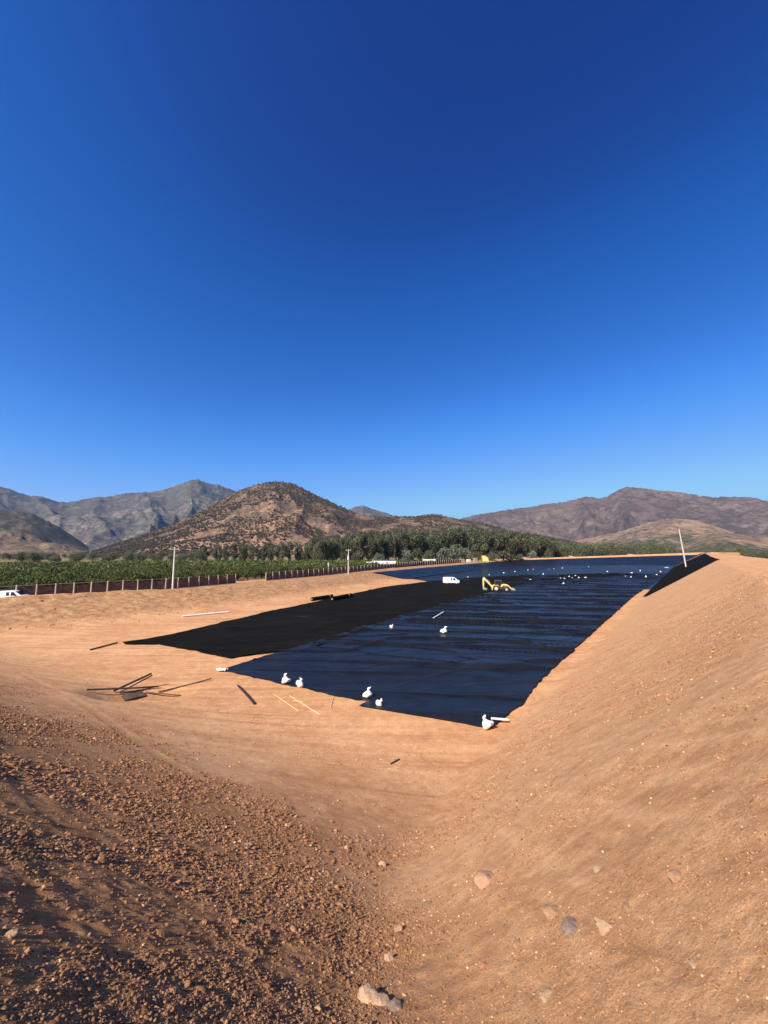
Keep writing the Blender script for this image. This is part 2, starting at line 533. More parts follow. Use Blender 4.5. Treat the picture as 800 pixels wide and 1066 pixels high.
M = {}
M['earth'] = ground_material()
M['clod'] = clod_material()
M['rock_cream'] = rock_material('cream_rock', (.46, .28, .16), (.66, .45, .28))
M['rock_grey'] = rock_material('grey_rock', (.25, .175, .13), (.38, .29, .22))
M['rock_tan'] = rock_material('tan_rock', (.40, .22, .125), (.54, .32, .19))
M['liner'] = liner_material()
M['textile'] = textile_material()
M['bark'] = simple('bark', (.16, .11, .075), .9, var=.3, scale=3)
M['euc'] = leaf_material('eucalyptus_leaves', (.058, .064, .034), (.20, .20, .11))
M['euc_grey'] = leaf_material('greyish_leaves', (.10, .115, .08), (.25, .26, .185))
M['orch'] = leaf_material('orchard_leaves', (.034, .046, .012), (.155, .170, .042))
M['bush'] = leaf_material('bush_leaves', (.05, .052, .025), (.14, .13, .065))
M['scrub'] = leaf_material('scrub_leaves', (.068, .056, .035), (.15, .12, .078))
M['concrete'] = simple('pole_concrete', (.62, .58, .50), .85, var=.12, scale=2, bump=.2)
M['post'] = simple('weathered_post', (.52, .40, .30), .85, var=.2, scale=4)
M['red_brown'] = simple('red_brown_panel', (.14, .075, .05), .9, var=.45, scale=1.3)
M['wire'] = simple('fence_wire', (.36, .28, .22), .6, metal=.3)
M['white'] = simple('white_paint', (.80, .80, .79), .3, var=.03, scale=2)
M['sack'] = simple('white_sack', (.74, .73, .70), .8, var=.10, scale=7, bump=.8, dirt=(.50, .38, .28))
M['pipe_white'] = simple('white_plastic', (.78, .77, .73), .45, var=.06, scale=3)
M['glass'] = simple('dark_glass', (.02, .024, .028), .08, spec=.6, var=.05)
M['rubber'] = simple('rubber', (.025, .024, .023), .85, var=.2, dirt=(.16, .10, .065))
M['rim'] = simple('pale_rim', (.62, .58, .46), .5, var=.1, dirt=(.34, .2, .12))
M['yellow'] = simple('machine_yellow', (.80, .60, .20), .45, var=.08, scale=2, dirt=(.42, .26, .13))
M['machine_dark'] = simple('machine_dark', (.11, .065, .045), .6, var=.25, scale=3)
M['steel'] = simple('bucket_steel', (.34, .32, .31), .5, metal=.4, var=.2, dirt=(.34, .2, .12))
M['black_plastic'] = simple('black_plastic', (.018, .017, .016), .5, var=.2)
M['wood'] = simple('old_wood', (.10, .065, .045), .9, var=.3, scale=5)
M['straw'] = simple('pale_cord', (.66, .50, .26), .85, var=.15)
M['roof'] = simple('pale_roof', (.60, .56, .49), .6, var=.12, scale=.6)
M['wallpale'] = simple('shed_wall', (.46, .38, .30), .85, var=.15, scale=.8)
M['yellow_tarp'] = simple('yellow_tarp', (.62, .52, .13), .6, var=.14, scale=.7, bump=.3)
M['pink'] = simple('pinkish_sacks', (.42, .28, .22), .8, var=.25, scale=2)
M['pylon'] = simple('galvanised', (.20, .20, .20), .5, metal=.3)
M['mast'] = simple('hill_rock', (.55, .42, .34), .9, var=.2, scale=.05)

# ------------------------------------------------------------------ world, sun, haze, camera
SUN_AZ, SUN_EL = R(-139), R(41)          # azimuth from +y, clockwise positive
w = bpy.data.worlds.new('World'); scene.world = w; w.use_nodes = True
wn = N(w.node_tree); wt = w.node_tree
for q in list(wt.nodes): wt.nodes.remove(q)
wo = wn.new('ShaderNodeOutputWorld'); bg = wn.new('ShaderNodeBackground')
sky = wn.new('ShaderNodeTexSky', sky_type='NISHITA'); sky.sun_disc = False
sky.sun_elevation = SUN_EL; sky.sun_rotation = SUN_AZ
sky.altitude = 900; sky.air_density = 1.0; sky.dust_density = .35; sky.ozone_density = 3.0
# grade the physical sky to the deep, dry blue of the photograph (colour response only, no spatial painting)
sc_ = wn.mix(1.0, sky.outputs[0], (.1, .1, .1), 'MULTIPLY')
cv = wn.new('ShaderNodeRGBCurve'); wn.link(sc_, cv.inputs['Color'])
for ch, pts in ((0, [(0, 0), (.053, .0005), (.076, .004), (.106, .014), (.171, .050), (.243, .110), (.40, .21), (.70, .26), (1, .30)]),
                (1, [(0, 0), (.095, .0175), (.135, .056), (.187, .096), (.294, .195), (.405, .275), (.616, .43), (1, .50)]),
                (2, [(0, 0), (.19, .13), (.26, .25), (.33, .34), (.51, .55), (.65, .60), (.83, .62), (1, .63)])):
    c = cv.mapping.curves[ch]
    c.points[0].location = pts[0]; c.points[1].location = pts[-1]
    for q in pts[1:-1]: c.points.new(*q)
cv.mapping.update()
bal = wn.mix(1.0, cv.outputs[0], (10, 10, 10), 'MULTIPLY')
bal.node.clamp_result = False
wn.link(bal, bg.inputs[0]); bg.inputs[1].default_value = .10; wn.link(bg.outputs[0], wo.inputs[0])

sl = bpy.data.lights.new('sun', 'SUN'); sl.energy = 5.0; sl.angle = R(.53); sl.color = (1., .90, .76)
so = bpy.data.objects.new('sun', sl); COL.objects.link(so)
sd = Vector((math.sin(SUN_AZ) * math.cos(SUN_EL), math.cos(SUN_AZ) * math.cos(SUN_EL), math.sin(SUN_EL)))
so.rotation_euler = sd.to_track_quat('Z', 'Y').to_euler(); so.location = (-60, -40, 80)

cam = bpy.data.cameras.new('camera'); cam.sensor_fit = 'HORIZONTAL'; cam.sensor_width = 36; cam.lens = 18
cam.clip_start = .05; cam.clip_end = 30000
co = bpy.data.objects.new('camera', cam); COL.objects.link(co)
co.location = (0, 0, EYE); co.rotation_euler = (R(90) + PITCH, 0, 0)
scene.camera = co
scene.view_settings.view_transform = 'Standard'; scene.view_settings.look = 'None'
scene.view_settings.gamma = 1; scene.view_settings.exposure = 0.78; scene.view_settings.use_curve_mapping = False
scene.render.engine = 'CYCLES'
scene.cycles.use_denoising = True
scene.cycles.max_bounces = 6; scene.cycles.diffuse_bounces = 3; scene.cycles.glossy_bounces = 3
scene.cycles.transmission_bounces = 4; scene.cycles.volume_bounces = 0; scene.cycles.transparent_max_bounces = 8

# ------------------------------------------------------------------ ground sheet (polar grid, dense in front of the camera)
def build_ground():
    a_f = np.radians(np.arange(-62, 62.001, .15))
    a_b = np.radians(np.arange(63.5, 296.6, 2.0))
    az = np.concatenate([a_f, a_b, [a_f[0] + 2 * math.pi]])
    rr = [0.35]
    while rr[-1] < 9000:
        r = rr[-1]
        k = .0042 if r < 60 else (.0055 if r < 220 else (.003 if r < 420 else .03))
        rr.append(r * (1 + k))
    rr = np.array(rr)
    X = np.sin(az)[None, :] * rr[:, None]; Y = np.cos(az)[None, :] * rr[:, None]
    Z = height(X, Y)
    nc = len(az); nr = len(rr)
    V = np.stack([X, Y, Z], 2).reshape(-1, 3)
    F = grid_faces(nr, nc)[:, ::-1]
    c = len(V); V = np.vstack([V, [[0, 0, float(Z[0].mean())]]])
    me = mesh_arrays('ground', V, F, M['earth'])
    # centre fan
    bmf = np.stack([np.full(nc - 1, c), np.arange(1, nc), np.arange(0, nc - 1)], 1)
    x, y, z = V[:, 0], V[:, 1], V[:, 2]
    rub = rubble_mask(x, y); dl = left_dist(x, y); dr = d_right(x, y); s = s_right(x, y); de = d_end(x, y)
    hr = 8.9 * dr / right_width(s)
    he = 8.9 * (np.clip(de, 0, None) / 22.3) ** 2.1
    slope = smooth(-.4, 1.2, hr - he + 1.2 * (fbm(x / 2., y / 2., 81, 3) - .5)) * smooth(-.2, 1.4, dr) * (1 - rub)
    wl = left_width(y)
    bank = smooth(0.15, .45, z / 2.8 + .25 * (fbm(x / 5., y / 5., 83, 4) - .5)) * (1 - smooth(wl * .8, wl * 1.05, dl)) * smooth(-3, 0, dl)
    outside = np.maximum(smooth(4, 9, -dl), smooth(8, 14, dr - right_width(s)))
    outside = np.maximum(outside, smooth(5, 15, -far_dist(x, y)))
    floor = (1 - smooth(.6, 2.6, z)) * smooth(10, 20, dl) * (1 - slope)
    for nme, arr in (('rubble', rub), ('slope', slope), ('bank', bank), ('outside', outside), ('floor', floor)):
        fattr(me, nme, arr)
    tag(link('ground', me), kind='structure')
build_ground()

# ------------------------------------------------------------------ liners
def sheet(name, left, right, mat, z0, rows, cols, wrinkle, ragged=0.0, lift=None):
    """sheet between two boundary polylines given in plan"""
    left = np.array(left, float); right = np.array(right, float)
    def along(P, n):
        d = np.hypot(*(P[1:] - P[:-1]).T); s = np.concatenate([[0], np.cumsum(d)]); s /= s[-1]
        t = np.linspace(0, 1, n) ** 1.5
        return np.stack([np.interp(t, s, P[:, 0]), np.interp(t, s, P[:, 1])], 1)
    A = along(left, rows); B = along(right, rows)
    u = np.linspace(0, 1, cols)[None, :]
    X = A[:, :1] * (1 - u) + B[:, :1] * u; Y = A[:, 1:] * (1 - u) + B[:, 1:] * u
    if ragged:
        edge = np.exp(-np.minimum(np.minimum(u, 1 - u) * 40, np.linspace(0, 1, rows)[:, None] * 60))
        X = X + ragged * (fbm(X / 1.4, Y / 1.4, 91, 4) - .5) * edge * 2
        Y = Y + ragged * (fbm(X / 1.4, Y / 1.4, 95, 4) - .5) * edge * 2
    Z = np.maximum(base_height(X, Y), 0) + z0 + wrinkle(X, Y)
    V = np.stack([X, Y, Z], 2).reshape(-1, 3)
    n = len(V); F = grid_faces(rows, cols)
    # thickness: a skirt round the border
    me = mesh_arrays(name, V, F, mat)
    o = link(name, me)
    md = o.modifiers.new('thickness', 'SOLIDIFY'); md.thickness = .02; md.offset = -1
    return o

def wr_liner(x, y):
    def ridge(sx, sy, seed, wd, rot):
        c, s = math.cos(rot), math.sin(rot)
        a = (x * c + y * s) / sx; b = (-x * s + y * c) / sy
        b = b + .8 * (vnoise(a * .7, b * .3, seed + 5) - .5)
        nn = vnoise(a, b, seed)
        return np.exp(-((nn - .5) / wd) ** 2)
    fade = smooth(0, 3, 0 * x + np.hypot(x, y) - 16)
    z = .24 * ridge(17, 3.4, 101, .032, R(-10)) + .10 * ridge(8, 1.9, 111, .035, R(-16)) + .022 * ridge(3.2, .9, 121, .09, R(-5))
    seam = (y * .985 + x * .12 + .55 * (vnoise(x / 11., y / 9., 147) - .5)) / 7.2
    fr = seam - np.floor(seam); d0 = np.minimum(fr, 1 - fr) * 7.2
    z = z + (.10 + .22 * vnoise(x / 7., np.floor(seam + .5) * 3.7, 149)) * np.exp(-(d0 / .17) ** 2) + .07 * smooth(0, .10, fr) * (1 - fr)
    z = z + .05 * ridge(5, 2.2, 131, .06, R(38)) * (1 - smooth(45, 60, y))
    z = z + .025 * (fbm(x / 4., y / 2., 141, 3) - .3)
    return z * fade

def wr_textile(x, y):
    nn = vnoise((x * .5 + y * .87) / 14., (-x * .87 + y * .5) / 1.6, 151)
    return .10 * np.exp(-((nn - .5) / .07) ** 2) + .10 * (fbm(x / 3., y / 3., 155, 4) - .35) + .02

def pz(*pts): return [at_z(px, py, 0.) for px, py in pts]

near_left = pz((375, 738), (386, 731), (262, 690), (360, 661), (460, 632), (520, 615.5), (560, 606), (640, 601), (700, 597))
L_left = pz((229, 700.5), (262, 690), (360, 661), (460, 632), (520, 615.5), (560, 606), (640, 601))
L_right = pz((388, 734), (470, 700), (545, 668), (600, 640), (640, 620), (662, 608), (690, 600))

# far floor liner (lowest), geotextile strip, near liner
toe = lambda t: None
def right_toe(s, off=0.3):
    # point on the right toe line at along-distance s, shifted off metres up the slope
    d = -8.8 + off
    return (d * .784 + s * .62, -d * .62 + s * .784)

def far_floor():
    l = []; r = []
    for i, y in enumerate(np.linspace(0, 1, 10)):
        yy = 130 + y * 148
        # left toe: walk in from the fence line
        xs = np.linspace(-40, 200, 1200); dl = left_dist(xs, np.full_like(xs, yy))
        k = np.argmax(dl > left_width(np.array(yy)) - .6)
        l.append((xs[k], yy))
        s = (yy - 8.8 * .62) / .784
        r.append(right_toe(s))
    return l, r
fl, fr = far_floor()
fl[0] = (16.0, 131.0); fr[0] = right_toe(128)
wr_far = lambda x, y: .10 * np.exp(-((vnoise(x / 22., y / 4.5, 161) - .5) / .06) ** 2) + .05 * fbm(x / 5., y / 3., 165, 3) + .35 * smooth(190, 262, y)
o = sheet('pond_liner', fl, fr, M['liner'], .03, 160, 160, wr_far)
tag(o, 'dark plastic liner covering the far floor of the basin behind the yellow backhoe', 'liner')

g_left = pz((127, 671), (160, 666.5), (210, 655), (300, 634), (400, 612), (450, 605.8), (500, 601.6), (540, 599.5), (580, 599), (640, 597))
g_right = pz((128, 673.5), (165, 673), (240, 688), (330, 676), (440, 641), (535, 613), (565, 607), (600, 604.5), (640, 602), (690, 599))
o = sheet('geotextile_strip', g_left, g_right, M['textile'], .09, 320, 90, wr_textile, .35)
tag(o, 'matt black geotextile strip beside the blue-black liner with a thin pointed tail', 'geotextile')

# near liner: two sheets, a main one and the flap that shows in front of it
front = pz((229, 700.5), (300, 716), (340, 726), (380, 733.5), (440, 746), (512, 763))
back_l = pz((229, 700.5), (262, 690), (360, 661), (460, 632), (520, 615.5), (560, 606), (640, 601), (676, 598))
side_r = pz((514, 762), (522, 754), (533, 745), (545, 738), (551, 727), (562, 713), (585, 692), (610, 668), (635, 645), (660, 622), (676, 611), (690, 602.5), (700, 598))
rows, cols = 900, 280
def along(P, t):
    P = np.array(P, float); d = np.hypot(*(P[1:] - P[:-1]).T); s = np.concatenate([[0], np.cumsum(d)]); s /= s[-1]
    return np.stack([np.interp(t, s, P[:, 0]), np.interp(t, s, P[:, 1])], -1)
tt = np.linspace(0, 1, rows) ** 1.8
A = along(back_l, tt); B = along(side_r, tt); uu = np.linspace(0, 1, cols)
F0 = along(front, uu)
lin0 = A[0][None, :] * (1 - uu[:, None]) + B[0][None, :] * uu[:, None]
P = A[:, None, :] * (1 - uu[None, :, None]) + B[:, None, :] * uu[None, :, None] + ((F0 - lin0)[None] * ((1 - tt) ** 6)[:, None, None])
X, Y = P[..., 0], P[..., 1]
edge = np.exp(-tt * 260)[:, None] + np.exp(-(1 - uu) * 70)[None, :]
X = X + .30 * (fbm(X / 1.2, Y / 1.2, 171, 4) - .5) * edge; Y = Y + .5 * (fbm(X / 1.2, Y / 1.2, 175, 4) - .5) * edge
Z = np.maximum(base_height(X, Y), 0) + .07 + wr_liner(X, Y) * np.clip(.12 + tt * 12, 0, 1)[:, None] + .07 * np.clip(tt * 6, 0, 1)[:, None]
me = mesh_arrays('pond_liner', np.stack([X, Y, Z], 2).reshape(-1, 3), grid_faces(rows, cols), M['liner'])
o = link('pond_liner', me); md = o.modifiers.new('thickness', 'SOLIDIFY'); md.thickness = .02; md.offset = -1
tag(o, 'wrinkled blue-black plastic liner spread over the near floor, white sandbags on its front edge', 'liner')

# the loose flap at the front edge
fl_pts_l = pz((374, 739), (388, 731.5), (400, 727)); fl_pts_r = pz((480, 757), (470, 750), (470, 742))
o = sheet('liner_flap', fl_pts_l, fl_pts_r, M['liner'], .10, 30, 60, lambda x, y: .03 * fbm(x / .8, y / .8, 181, 3))
tag(o, 'pointed black flap of liner lying on clay in front of the two close sandbags', 'liner flap')

def bank_sheet(name, pts_bottom, pts_top, off, mat, n=140, m=24, wamp=.12, seed=0):
    pb = along(pts_bottom, np.linspace(0, 1, n)); pt = along(pts_top, np.linspace(0, 1, n))
    u = np.linspace(0, 1, m)
    P = pb[:, None, :] * (1 - u[None, :, None]) + pt[:, None, :] * u[None, :, None]
    X, Y = P[..., 0], P[..., 1]
    Z = base_height(X, Y) + off + wamp * (fbm(X / 4., Y / 4., 190 + seed, 4) - .3)
    me = mesh_arrays(name, np.stack([X, Y, Z], 2).reshape(-1, 3), grid_faces(n, m), mat)
    o = link(name, me); md = o.modifiers.new('thickness', 'SOLIDIFY'); md.thickness = .03; md.offset = -1
    return o

def left_pt(i, t, d):
    a = FENCE[i]; b = FENCE[i + 1]; p = a + (b - a) * t; dd = (b - a) / np.hypot(*(b - a)); nrm = np.array([dd[1], -dd[0]])
    return tuple(p + nrm * d)
lb = [left_pt(3, .30, 15.4), left_pt(3, .6, 15.2), left_pt(3, .95, 15.2), left_pt(4, .3, 15.2), left_pt(4, .6, 15.2), left_pt(4, .93, 15.2)]
lt = [left_pt(3, .12, 5.2), left_pt(3, .5, 5.2), left_pt(3, .95, 5.2), left_pt(4, .3, 5.2), left_pt(4, .6, 5.2), left_pt(4, 1.0, 5.2)]
o = bank_sheet('bank_liner', lb, lt, .24, M['liner'], seed=1)
tag(o, 'shiny blue-black liner covering the left bank behind the white van', 'liner')
fb = [(99, 273), (106, 276), (150, 277), (200, 278), (236, 279)]; ft = [(92, 299.0), (99, 299.6), (150, 300.6), (200, 301.6), (256, 302.6)]
o = bank_sheet('bank_liner', fb, ft, .45, M['liner'], seed=2)
tag(o, 'dark liner covering the far end bank below the distant trees', 'liner')
rb = [right_toe(104, .1), right_toe(150, .1), right_toe(220, .1), right_toe(330, .1)]
rt = []
for s in (98, 150, 220, 330):
    rt.append(right_toe(s, right_width(s) + .3))
o = bank_sheet('bank_geotextile', rb, rt, .20, M['textile'], seed=3)
tag(o, 'matt black cloth covering the right bank around the tall leaning pole', 'geotextile')

# ------------------------------------------------------------------ hills
def hills(name, sil, r_front, r_ridge, mat, seed, spur=.28, step=.12, nt=90, gexp=1.25, rough=.03):
    sil = np.array(sil, float)
    u = (sil[:, 0] - 400) / 400; v = (533 - sil[:, 1]) / 400
    dx = u; dy = CP - v * SP; dz = SP + v * CP
    azs = np.arctan2(dx, dy); el = dz / np.hypot(dx, dy)
    o = np.argsort(azs); azs = azs[o]; el = el[o]
    az = np.arange(azs[0], azs[-1], R(step))
    E = np.interp(az, azs, el)
    ker = np.array([1, 2, 3, 2, 1.]) / 9
    E = np.convolve(np.pad(E, 2, mode='edge'), ker, 'valid')
    E = E + (fbm(az * 160, az * 0, seed + 40, 3) - .5) * .0042 * np.clip(E / .06, 0, 1)
    kw = int(2.2 / step) | 1; kr = np.hanning(kw + 2)[1:-1]; kr /= kr.sum()
    Es = np.convolve(np.pad(E, kw // 2, mode='edge'), kr, 'valid')
    t = np.concatenate([np.linspace(0, 1, nt), np.linspace(1, 2, 24)[1:]])
    rid = r_ridge * (1 + .10 * (fbm(az * 5, az * 0 + 3, seed + 1, 2) - .5))
    Rr = r_front + (rid[None, :] - r_front) * t[:, None]
    Hr = np.clip(E, 0, None) * rid + (EYE - 2)
    Hs = np.clip(Es, 0, None) * rid + (EYE - 2)
    fine_w = np.clip(1 - np.abs(t - 1) * 3.2, 0, 1)[:, None] ** 1.5
    Hf = Hs[None, :] * (1 - fine_w) + Hr[None, :] * fine_w
    g = np.where(t < 1, t ** gexp, np.clip(1 - (t - 1) ** 1.2, 0, 1))[:, None]
    env = np.clip(t * (1 - t) * 4, 0, 1)[:, None] ** .8
    arc = az[None, :] * r_ridge
    L = r_ridge * .085; wx = arc / L; wy = Rr / (L * 1.9)
    dx_ = .9 * (fbm(wx * .6, wy * .9, seed + 2, 3) - .5); 
    n1 = 1 - np.abs(vnoise(wx + dx_, wy + dx_, seed + 3) * 2 - 1)
    n2 = 1 - np.abs(vnoise(wx * 2.3 + 2 * dx_, wy * 2.6 - dx_, seed + 4) * 2 - 1)
    n3 = 1 - np.abs(vnoise(wx * 5.1 + 3 * dx_, wy * 6.3, seed + 6) * 2 - 1)
    sp = .95 * (n1 - .62) + .42 * (n2 - .55) + .2 * (n3 - .55) * np.clip(n1 * 1.3, .3, 1) + .7 * (fbm(wx * .45, wy * .45, seed + 7, 2) - .5)
    Z = Hf * (g + env * spur * sp)
    Z = Z + Hr[None, :] * rough * env * (fbm(arc / 45., Rr / 45., seed + 5, 4) - .5)
    Z = np.maximum(Z, -6) + np.where(t > 1.9, -8, 0)[:, None] + np.where(t < .02, -6, 0)[:, None]
    X = np.sin(az)[None, :] * Rr; Y = np.cos(az)[None, :] * Rr
    V = np.stack([X, Y, Z], 2).reshape(-1, 3)
    me = mesh_arrays(name, V, grid_faces(len(t), len(az))[:, ::-1], mat)
    fattr(me, 'low', np.broadcast_to(np.clip(1.1 - 1.4 * t, 0, 1)[:, None], Rr.shape))
    ob = tag(link(name, me), kind='structure')
    return X, Y, Z, t

M['hill_far'] = hill_material('far_mountain', (.085, .078, .060), (.20, .155, .12), .03, .66, low=.05)
M['hill_mid'] = hill_material('central_hill', (.100, .074, .052), (.27, .165, .108), .17, .655, (.25, .15, .095), .2, low=.17)
M['hill_low'] = hill_material('left_hill', (.066, .060, .042), (.20, .135, .085), .10, .70, low=.22)
M['hill_right'] = hill_material('right_mountain', (.105, .080, .066), (.19, .135, .11), .03, .66, (.24, .16, .125), .2, low=.0)
M['hill_bare'] = hill_material('bare_slopes', (.070, .078, .045), (.27, .175, .12), .05, .52, (.32, .205, .145), .2, low=-.26)

hills('mountains', [(-260, 540), (-150, 512), (-60, 496), (0, 505), (15, 511), (30, 516), (45, 517), (58, 521), (70, 523.5), (82, 521), (95, 518), (110, 517), (130, 513), (150, 512), (165, 511), (178, 507), (190, 503), (200, 499), (206, 498.5), (216, 503), (228, 504.5), (240, 509), (252, 513), (270, 520), (310, 530), (345, 535), (360, 531.5), (372, 526.5), (378, 526), (390, 530), (402, 534), (430, 541), (480, 552), (540, 570)],
      2200, 4300, M['hill_far'], 300, .19)
hills('left_hill', [(-300, 545), (-180, 520), (-80, 524), (0, 529), (12, 530.5), (22, 532), (35, 535), (48, 541), (60, 547), (72, 555), (84, 563), (94, 570), (104, 577)],
      1100, 1750, M['hill_low'], 320, .20)
CH = hills('central_hill', [(88, 577), (110, 569), (130, 562), (150, 556), (180, 545), (205, 534), (230, 521), (243, 513), (255, 507.5), (268, 503.5), (280, 501.5), (292, 501), (302, 502), (312, 506), (322, 511), (334, 517), (345, 522), (358, 528), (370, 533), (385, 536), (400, 537.5), (415, 537), (430, 537), (445, 534.5), (458, 536), (470, 538), (485, 541), (500, 544), (520, 549), (545, 554), (570, 558), (600, 564), (640, 572), (660, 577)],
      520, 1150, M['hill_mid'], 340, .10, .08, 130, 1.15)
hills('right_mountains', [(400, 575), (440, 556), (470, 543), (482, 539), (495, 536), (510, 533.5), (530, 530.5), (550, 527.5), (570, 524.5), (590, 522), (603, 518), (612, 517), (622, 518.5), (632, 517), (640, 512), (648, 508), (655, 506.5), (664, 507.5), (680, 509.5), (700, 511.5), (715, 513.5), (740, 517.5), (760, 517), (775, 516.5), (790, 519), (800, 521.5), (830, 527), (900, 520), (1000, 530)],
      1900, 3400, M['hill_right'], 360, .22)
hills('foothills', [(540, 577), (580, 567), (610, 560), (640, 554), (665, 547), (690, 540), (705, 539), (722, 541), (740, 545), (760, 553), (785, 560), (830, 557), (900, 562), (960, 575)],
      950, 1900, M['hill_bare'], 380, .16)
hills('foothills', [(690, 576.5), (712, 567), (728, 559), (742, 554.5), (756, 553.5), (775, 556), (795, 561), (820, 566), (860, 575)],
      620, 1100, M['hill_bare'], 395, .14)

# ------------------------------------------------------------------ vegetation builders
def quads(C, size, rng, stretch=1.0, droop=0.0):
    """leaf-clump quads with random orientation around centres C"""
    n = len(C)
    a = rng.normal(size=(n, 3)); a /= np.linalg.norm(a, axis=1)[:, None]
    b = rng.normal(size=(n, 3)); b[:, 2] -= droop; b -= a * (a * b).sum(1)[:, None]; b /= np.linalg.norm(b, axis=1)[:, None]
    c = np.cross(a, b)
    s = (size * rng.uniform(.6, 1.35, n))[:, None]
    V = np.stack([C - b * s * stretch, C + c * s * .62, C + b * s * stretch, C - c * s * .62], 1).reshape(-1, 3)
    F = np.arange(4 * n).reshape(n, 4)
    return V, F

def crown_mesh(name, mat, clumps, n_leaf, size, seed, droop=0., stretch=1.):
    """clumps: list of (centre, radii)"""
    rng = np.random.default_rng(seed)
    vol = np.array([r[0] * r[1] * r[2] for _, r in clumps]) ** .7; vol /= vol.sum()
    Cs = []; T = []
    for (c, r), f in zip(clumps, vol):
        k = max(6, int(n_leaf * f))
        d = rng.normal(size=(k, 3)); d /= np.linalg.norm(d, axis=1)[:, None]
        rad = rng.uniform(.25, 1, k) ** .45
        Cs.append(np.array(c) + d * rad[:, None] * np.array(r))
        T.append(np.clip(rng.uniform(.15, .85) + rng.normal(0, .16, k), 0, 1))
    C = np.vstack(Cs); T = np.concatenate(T)
    V, F = quads(C, size, rng, stretch, droop)
    me = mesh_arrays(name, V, F, mat, False)
    fattr(me, 'tint', np.repeat(T, 4))
    return me

def trunk_mesh(name, h, r, limbs, seed, mat):
    rng = random.Random(seed); mb = MB()
    pts = [Vector((0, 0, -.3))]; x = y = 0
    for i in range(1, 6):
        x += rng.uniform(-.05, .05) * h * .3; y += rng.uniform(-.05, .05) * h * .3
        pts.append(Vector((x, y, h * i / 5)))
    mb.tube(pts, [r * 1.25, r, r * .85, r * .65, r * .45, r * .2], 7)
    for c in limbs:
        k = rng.randint(1, 3); p0 = pts[k]; p2 = Vector(c); p1 = (p0 + p2) / 2 + Vector((0, 0, .12 * h))
        mb.tube([p0, p1, p2], [r * .45, r * .3, r * .1], 5)
    return mb.mesh(name, mat, 1.0)

def tall_tree(seed, h, wd, mat):
    rng = random.Random(seed); cl = []
    n = rng.randint(10, 15)
    for i in range(n):
        z = h * (.22 + .76 * (i + rng.uniform(-.4, .4)) / n)
        prof = math.sin(math.pi * min(1, max(.08, (z / h - .08) / .98))) ** .6
        a = rng.uniform(0, 6.28); rr = wd * prof * rng.uniform(.15, .62)
        s = wd * rng.uniform(.30, .52) * (.55 + .45 * prof)
        cl.append(((rr * math.cos(a), rr * math.sin(a), z), (s, s, s * rng.uniform(.8, 1.5))))
    return crown_mesh('crown', mat, cl, 3000, .30, seed, .5, 1.0), trunk_mesh('trunk', h * .9, .28, [c for c, r in cl[::2]], seed, M['bark'])

def bushy(seed, h, wd, mat, n_leaf, size, ncl=8):
    rng = random.Random(seed); cl = []
    for i in range(ncl):
        a = rng.uniform(0, 6.28); rr = wd * rng.uniform(.1, .6); z = h * rng.uniform(.35, .8)
        s = wd * rng.uniform(.35, .6)
        cl.append(((rr * math.cos(a), rr * math.sin(a), z), (s, s, h * rng.uniform(.2, .32))))
    return crown_mesh('crown', mat, cl, n_leaf, size, seed), trunk_mesh('trunk', h * .6, .08 * wd, [c for c, r in cl[::3]], seed, M['bark'])

def plant(kind, meshes, loc, rz, sc, label, cat, group):
    e = empty(kind, loc, rz); e.scale = sc if hasattr(sc, '__len__') else (sc, sc, sc)
    c = link('crown', meshes[0], e); t = link('trunk', meshes[1], e)
    tag(e, label, cat, group); return e

tallv = [tall_tree(500 + i, 15.5, 4.6, M['euc']) for i in range(6)]
talln = [tall_tree(520 + i, 15.5, 3.1, M['euc']) for i in range(3)]
greyv = [bushy(540 + i, 8, 4.2, M['euc_grey'], 900, .38, 12) for i in range(3)]
bushv = [bushy(560 + i, 3, 2.4, M['bush'], 420, .26, 7) for i in range(3)]
orchv = [bushy(580 + i, 2.9, 1.75, M['orch'], 620, .17, 9) for i in range(5)]
dotv = [bushy(600 + i, 7, 3.6, M['euc'], 2000, .22, 15) for i in range(4)]

rnd = random.Random(3)
def ground_z(x, y): return float(base_height(np.array([x]), np.array([y]))[0])

# tall trees in a belt behind the fence: top profile in photo pixels
top_prof = [(212, 569), (225, 566), (250, 565), (275, 565), (300, 564), (318, 568), (330, 559), (345, 561), (360, 556), (380, 553), (400, 554), (420, 551), (440, 553), (455, 552), (470, 549), (488, 551), (505, 551), (520, 555), (535, 553), (550, 556), (565, 557), (580, 560)]
tp = np.array(top_prof, float)
px = 213.0; i = 0
while px < 582:
    for row in range(3 if px > 318 else 1):
        q = px + rnd.uniform(-3, 3)
        left_grp = q < 318
        y = (rnd.uniform(225, 245) if left_grp else np.interp(q, [318, 400, 480, 580], [232, 262, 300, 340]) + rnd.uniform(-8, 8)) + row * 16
        x = at_y(q, y)
        ty = np.interp(q, tp[:, 0], tp[:, 1]) + rnd.uniform(-1.0, 3.2) - row * .3
        d = ray(q, ty); topz = EYE + d[2] / d[1] * y
        gz = 2.8; hgt = max(8, topz - gz)
        v = talln[i % 3] if (left_grp and i % 2) else tallv[i % 6]
        sc = hgt / 15.5
        sw = sc * rnd.uniform(.85, 1.2)
        lab = ('slender dark tree in the row behind the orchard at the foot of the central hill' if left_grp else
               'tall grey-green eucalyptus in the dense belt between the fence and the central hill')
        plant('eucalyptus_tree', v, (x, y, gz), rnd.uniform(0, 6.28), (sw, sw, sc), lab, 'tree',
              'slender trees at the foot of the hill' if left_grp else 'eucalyptus belt behind the basin')
        i += 1
    px += rnd.uniform(4.5, 7.0) if px < 318 else rnd.uniform(6.0, 8.5)

